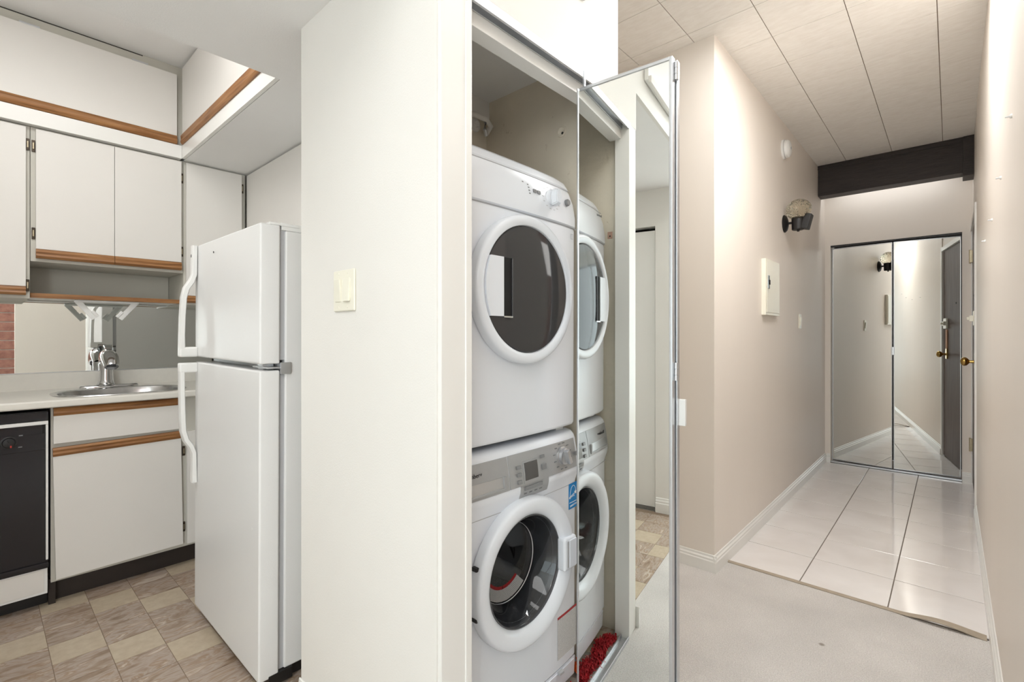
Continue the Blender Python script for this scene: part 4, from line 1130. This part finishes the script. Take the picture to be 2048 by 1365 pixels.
for k in range(14):
    a = 2 * math.pi * k / 14; y, z = KY + 0.044 * math.cos(a), KZ + 0.036 * math.sin(a) - 0.002
    bm = bmesh.new(); patch(bm, y - 0.004, y + 0.004, z - 0.0008, z + 0.0008, dfx, 0.0008, 2, 1, 0.0005); obj('panel_marking', bm, 'gasket', T)
obj('start_button', place(lathe([(0, 0.011), (0.008, 0.011), (0.011, 0.009), (0.011, 0)], 20), 'x', (dfx(1.325, 1.645), 1.325, 1.645)), 'silver_dark', T, smooth=True)
bm = bmesh.new()
for (a, b, c, d_) in ((0, 0.014, 0, 0.0015), (0, 0.014, 0.0165, 0.018), (0, 0.0015, 0, 0.018), (0.0125, 0.014, 0, 0.018)):
    patch(bm, 1.352 + a, 1.352 + b, 1.528 + c, 1.528 + d_, dfx, 0.0010, 1, 1, 0.0005)
obj('square_emblem', bm, 'gasket', T)
text('brand_lettering', 'Blomberg', 0.013, (dfx(0.866, 1.675) + 0.003, 0.866, 1.675), FACE_X, 'print_grey', T)

RY, RZ, RX = 1.0925, 1.336, -0.951
ring = [(0.0, 0.170), (0.0, 0.2165), (0.006, 0.219), (0.026, 0.219), (0.033, 0.2165), (0.0365, 0.211), (0.0375, 0.203), (0.0355, 0.193), (0.032, 0.1882), (0.024, 0.186), (0.024, 0.160)]
dd = obj('door_ring', place(lathe(ring, 80, close=False), 'x', (RX, RY, RZ)), 'enamel', T, smooth=True)
obj('door_window', place(lathe([(0.026, 0.1865), (0.030, 0.183), (0.034, 0.15), (0.037, 0.09), (0.038, 0.0)], 80, close=False), 'x', (RX, RY, RZ)), 'glass_dark', dd, smooth=True)
# grip: white segment at the hinge-free side with a dark slot
bm = bmesh.new(); seg = []
ya, zb = -0.118, 0.082
for k in range(17):
    a = math.atan2(zb, -math.sqrt(0.1868 ** 2 - zb ** 2)); aa = a + (2 * math.pi - 2 * a) * k / 16
    seg.append((0.1868 * math.cos(aa), 0.1868 * math.sin(aa)))
seg += [(ya, -zb), (ya, zb)]
A = [bm.verts.new((RX + 0.024, RY + a, RZ + b)) for a, b in seg]; B = [bm.verts.new((RX + 0.0385, RY + a, RZ + b)) for a, b in seg]
nn = len(seg)
for k in range(nn): bm.faces.new((A[k], A[(k + 1) % nn], B[(k + 1) % nn], B[k]))
bm.faces.new(A); bm.faces.new(B[::-1])
obj('door_grip', bm, 'enamel', dd)
sl = box('grip_slot', RX + 0.030, RX + 0.0372, RY + ya, RY + ya + 0.034, RZ - zb, RZ + zb, 'dark', dd, 0.002)
box('grip_slot_lip', RX + 0.034, RX + 0.0395, RY + ya, RY + ya + 0.036, RZ - zb - 0.004, RZ - zb + 0.001, 'chrome', sl, 0.001)
box('grip_slot_wall', RX + 0.031, RX + 0.0395, RY + ya + 0.030, RY + ya + 0.036, RZ - zb, RZ + zb, 'black', sl, 0.002)

# ---------------- closet floor, track, rug, bag, patches
t = thing('floor_track', 'aluminium bifold door track on the floor of the laundry opening', 'door track', (XC, 1.13, 0.0))
bm = bmesh.new(); add_box(bm, XC - 0.030, XC + 0.004, 0.806, 1.45, 0.0, 0.003); add_box(bm, XC - 0.030, XC - 0.026, 0.806, 1.45, 0.003, 0.014, 0.001); add_box(bm, XC + 0.0, XC + 0.004, 0.806, 1.45, 0.003, 0.014, 0.001)
obj('channel', bm, 'alu', t)
t = thing('ceiling_track', 'aluminium bifold track under the laundry bulkhead', 'door track', (XC, 1.13, 2.03))
bm = bmesh.new(); add_box(bm, XC - 0.028, XC - 0.001, 0.806, 1.45, 2.04, 2.0445); add_box(bm, XC - 0.028, XC - 0.025, 0.806, 1.45, 2.02, 2.041); add_box(bm, XC - 0.004, XC + 0.003, 0.806, 1.45, 2.018, 2.0445, 0.001)
obj('channel', bm, 'alu', t)
struct('floor_laundry', -1.48, -0.866, 0.772, 1.47, -0.03, -0.0005, 'concrete')

bm = bmesh.new()
for k in range(1500):
    y = random.uniform(0.83, 1.36); x = random.uniform(-0.952, -0.905) + 0.006 * math.sin(y * 40)
    a = random.uniform(0, 2 * math.pi); l = random.uniform(0.012, 0.026); w = 0.0022; hgt = random.uniform(0.008, 0.024)
    dx, dy = math.cos(a), math.sin(a)
    p0 = Vector((x - dy * w, y + dx * w, 0.001)); p1 = Vector((x + dy * w, y - dx * w, 0.001))
    q = Vector((x + dx * l * 0.5, y + dy * l * 0.5, hgt)); s = Vector((x + dx * l, y + dy * l, hgt * 0.55))
    v = [bm.verts.new(p) for p in (p0, p1, q + Vector((dy * w, -dx * w, 0)), q - Vector((dy * w, -dx * w, 0)), s)]
    bm.faces.new((v[0], v[1], v[2], v[3])); bm.faces.new((v[3], v[2], v[4]))
tag(obj('shag_strip', bm, 'red', kind='stuff'), 'red shaggy rug strip on the closet floor in front of the washer', 'rug')
bm = bmesh.new(); bmesh.ops.create_icosphere(bm, subdivisions=4, radius=1)
for v in bm.verts:
    c = v.co; k_ = 1 + 0.22 * math.sin(9 * c.x + 5 * c.z) * math.cos(7 * c.y) + random.uniform(-0.10, 0.10)
    v.co = Vector((c.x * 0.040 * k_ - 0.952, c.y * 0.024 * k_ + 1.4335, max(0.001, 0.030 + c.z * 0.034 * k_)))
tag(obj('plastic_bag', bm, 'orange'), 'crumpled orange plastic bag beside the washer foot', 'plastic bag')
t = thing('pipe_fitting', 'white painted pipe elbow high on the back wall of the laundry closet', 'pipe', (-1.47, 1.42, 2.09))
obj('pipe', tube([(-1.462, 1.30, 2.095), (-1.435, 1.36, 2.10), (-1.42, 1.41, 2.092), (-1.425, 1.44, 2.075), (-1.46, 1.452, 2.06)], 0.011, 12), 'trim', t, smooth=True)
obj('valve', tube([(-1.425, 1.41, 2.085), (-1.425, 1.405, 2.05), (-1.43, 1.42, 2.03)], 0.008, 10), 'alu', t, smooth=True)
obj('wall_flange', place(lathe([(0, 0.03), (0.006, 0.028), (0.010, 0.014), (0.018, 0.012), (0.018, 0)], 20), 'x', (-1.48, 1.40, 2.085)), 'trim', t, smooth=True)
t = thing('wall_anchor', 'painted round wall anchor on the stained laundry closet wall', 'wall anchor', (-1.08, 1.47, 1.965))
obj('anchor_ring', place(lathe([(0, 0.022), (0.003, 0.021), (0.004, 0.015), (0.002, 0.012), (0.002, 0)], 20), '-y', (-1.08, 1.47, 1.965)), 'wall_closet', t, smooth=True)
obj('anchor_hole', place(lathe([(0.002, 0.005), (0.003, 0.004), (0.003, 0)], 10), '-y', (-1.076, 1.47, 1.958)), 'black_matte', t)
t = thing('outlet_patch', 'bare brown plaster patch on the closet wall, seen in the mirrored laundry door', 'wall patch', (-0.95, 0.773, 1.60))
box('patch', -0.962, -0.942, 0.7722, 0.774, 1.598, 1.626, 'pink_stain', t)
box('patch_hole', -0.954, -0.949, 0.7738, 0.7746, 1.605, 1.611, 'black_matte', t)

# ---------------- mirrored bifold laundry door (open, folded)
def mirror_panel(parent, name, w, z0, z1, th=0.018, fr=0.009, facing=-1, faces=None):
    """local frame: X along the panel from 0 to w, mirror on the local -Y side"""
    p = box(name, 0.003, w - fr * 0.6, -th * 0.35, th * 0.5, z0 + fr * 0.6, z1 - fr * 0.6, 'mirror', parent)
    for (a, b, c, d_) in ((0, 0.0042, z0, z1), (w - fr, w, z0, z1)):
        box('frame_stile', a, b, -th * 0.55, th * 0.6, c, d_, 'alu', p, 0.0012)
    for (c, d_) in ((z0, z0 + fr), (z1 - fr, z1)):
        box('frame_rail', fr, w - fr, -th * 0.55, th * 0.6, c, d_, 'alu', p, 0.0012)
    return p


P0, P1 = Vector((-0.872, 1.274)), Vector((-0.572, 1.300))
wd_ = (P1 - P0).length
bf = thing('mirrored_bifold_door', 'open mirrored bifold door folded out from the laundry closet', 'folding door', (P0.x, P0.y, 0.0), rotz=math.atan2(P1.y - P0.y, P1.x - P0.x), local=True)
mirror_panel(bf, 'mirror_panel', wd_, 0.022, 1.976)
back = mirror_panel(bf, 'rear_panel', wd_, 0.022, 1.976)
back.location = (0.004, 0.030, 0)
back.scale = (1, -1, 1)
for z in (1.94, 1.1, 0.2):
    obj('hinge', place(lathe([(0, 0.0065), (0.014, 0.0065), (0.0145, 0.0052), (0.0165, 0.0052), (0.017, 0.0065), (0.031, 0.0065), (0.0315, 0.0052), (0.0335, 0.0052), (0.034, 0.0065), (0.05, 0.0065), (0.05, 0)], 14), 'z', (wd_ + 0.004, 0.011, z - 0.025)), 'alu', bf, smooth=True)
box('guide_pin', 0.018, 0.024, -0.003, 0.003, 1.976, 2.03, 'alu', bf)
box('pivot_pin', 0.018, 0.024, 0.028, 0.034, 0.003, 0.024, 'alu', bf)
box('door_pull', wd_ - 0.012, wd_ + 0.022, 0.034, 0.048, 0.945, 1.02, 'plastic', bf, 0.003)

# ---------------- mirrored closet doors at the end of the hall
EL, EC, ER = Vector((-0.842, 5.487)), Vector((-0.381, 5.448)), Vector((0.066, 5.489))
ed = thing('mirrored_closet_door', 'closed pair of mirrored closet doors at the end of the hallway', 'folding door', (EL.x, EL.y, 0.0))
for nm, A, B in (('left_mirror_panel', EL, EC), ('right_mirror_panel', EC, ER)):
    a = math.atan2(B.y - A.y, B.x - A.x); w_ = (B - A).length
    sub = thing(nm, None, None, (A.x - EL.x, A.y - EL.y, 0), rotz=a, local=True); sub.parent = ed
    g = 0.004
    box('mirror_glass', g, w_ - g, -0.006, 0.006, 0.03, 2.025, 'mirror', sub)
    for (x0, x1) in ((g, g + 0.006), (w_ - g - 0.006, w_ - g)): box('frame_stile', x0, x1, -0.009, 0.009, 0.022, 2.03, 'alu', sub, 0.001)
    for (z0, z1) in ((0.022, 0.03), (2.022, 2.03)): box('frame_rail', g, w_ - g, -0.009, 0.009, z0, z1, 'alu', sub, 0.001)
box('door_pull', EC.x - 0.012, EC.x + 0.012, EC.y - 0.022, EC.y - 0.009, 1.03, 1.10, 'alu', ed, 0.003)
t = thing('closet_track', 'silver floor track below the hallway closet mirrors', 'door track', (-0.39, 5.46, 0.0))
bm = bmesh.new(); add_box(bm, -0.844, 0.067, 5.43, 5.50, 0.0, 0.010, 0.002); add_box(bm, -0.844, 0.067, 5.43, 5.436, 0.01, 0.016, 0.001)
obj('channel', bm, 'alu', t)
box('closet_top_track', -0.844, 0.067, 5.425, 5.47, 2.038, 2.051, 'black_matte', t)
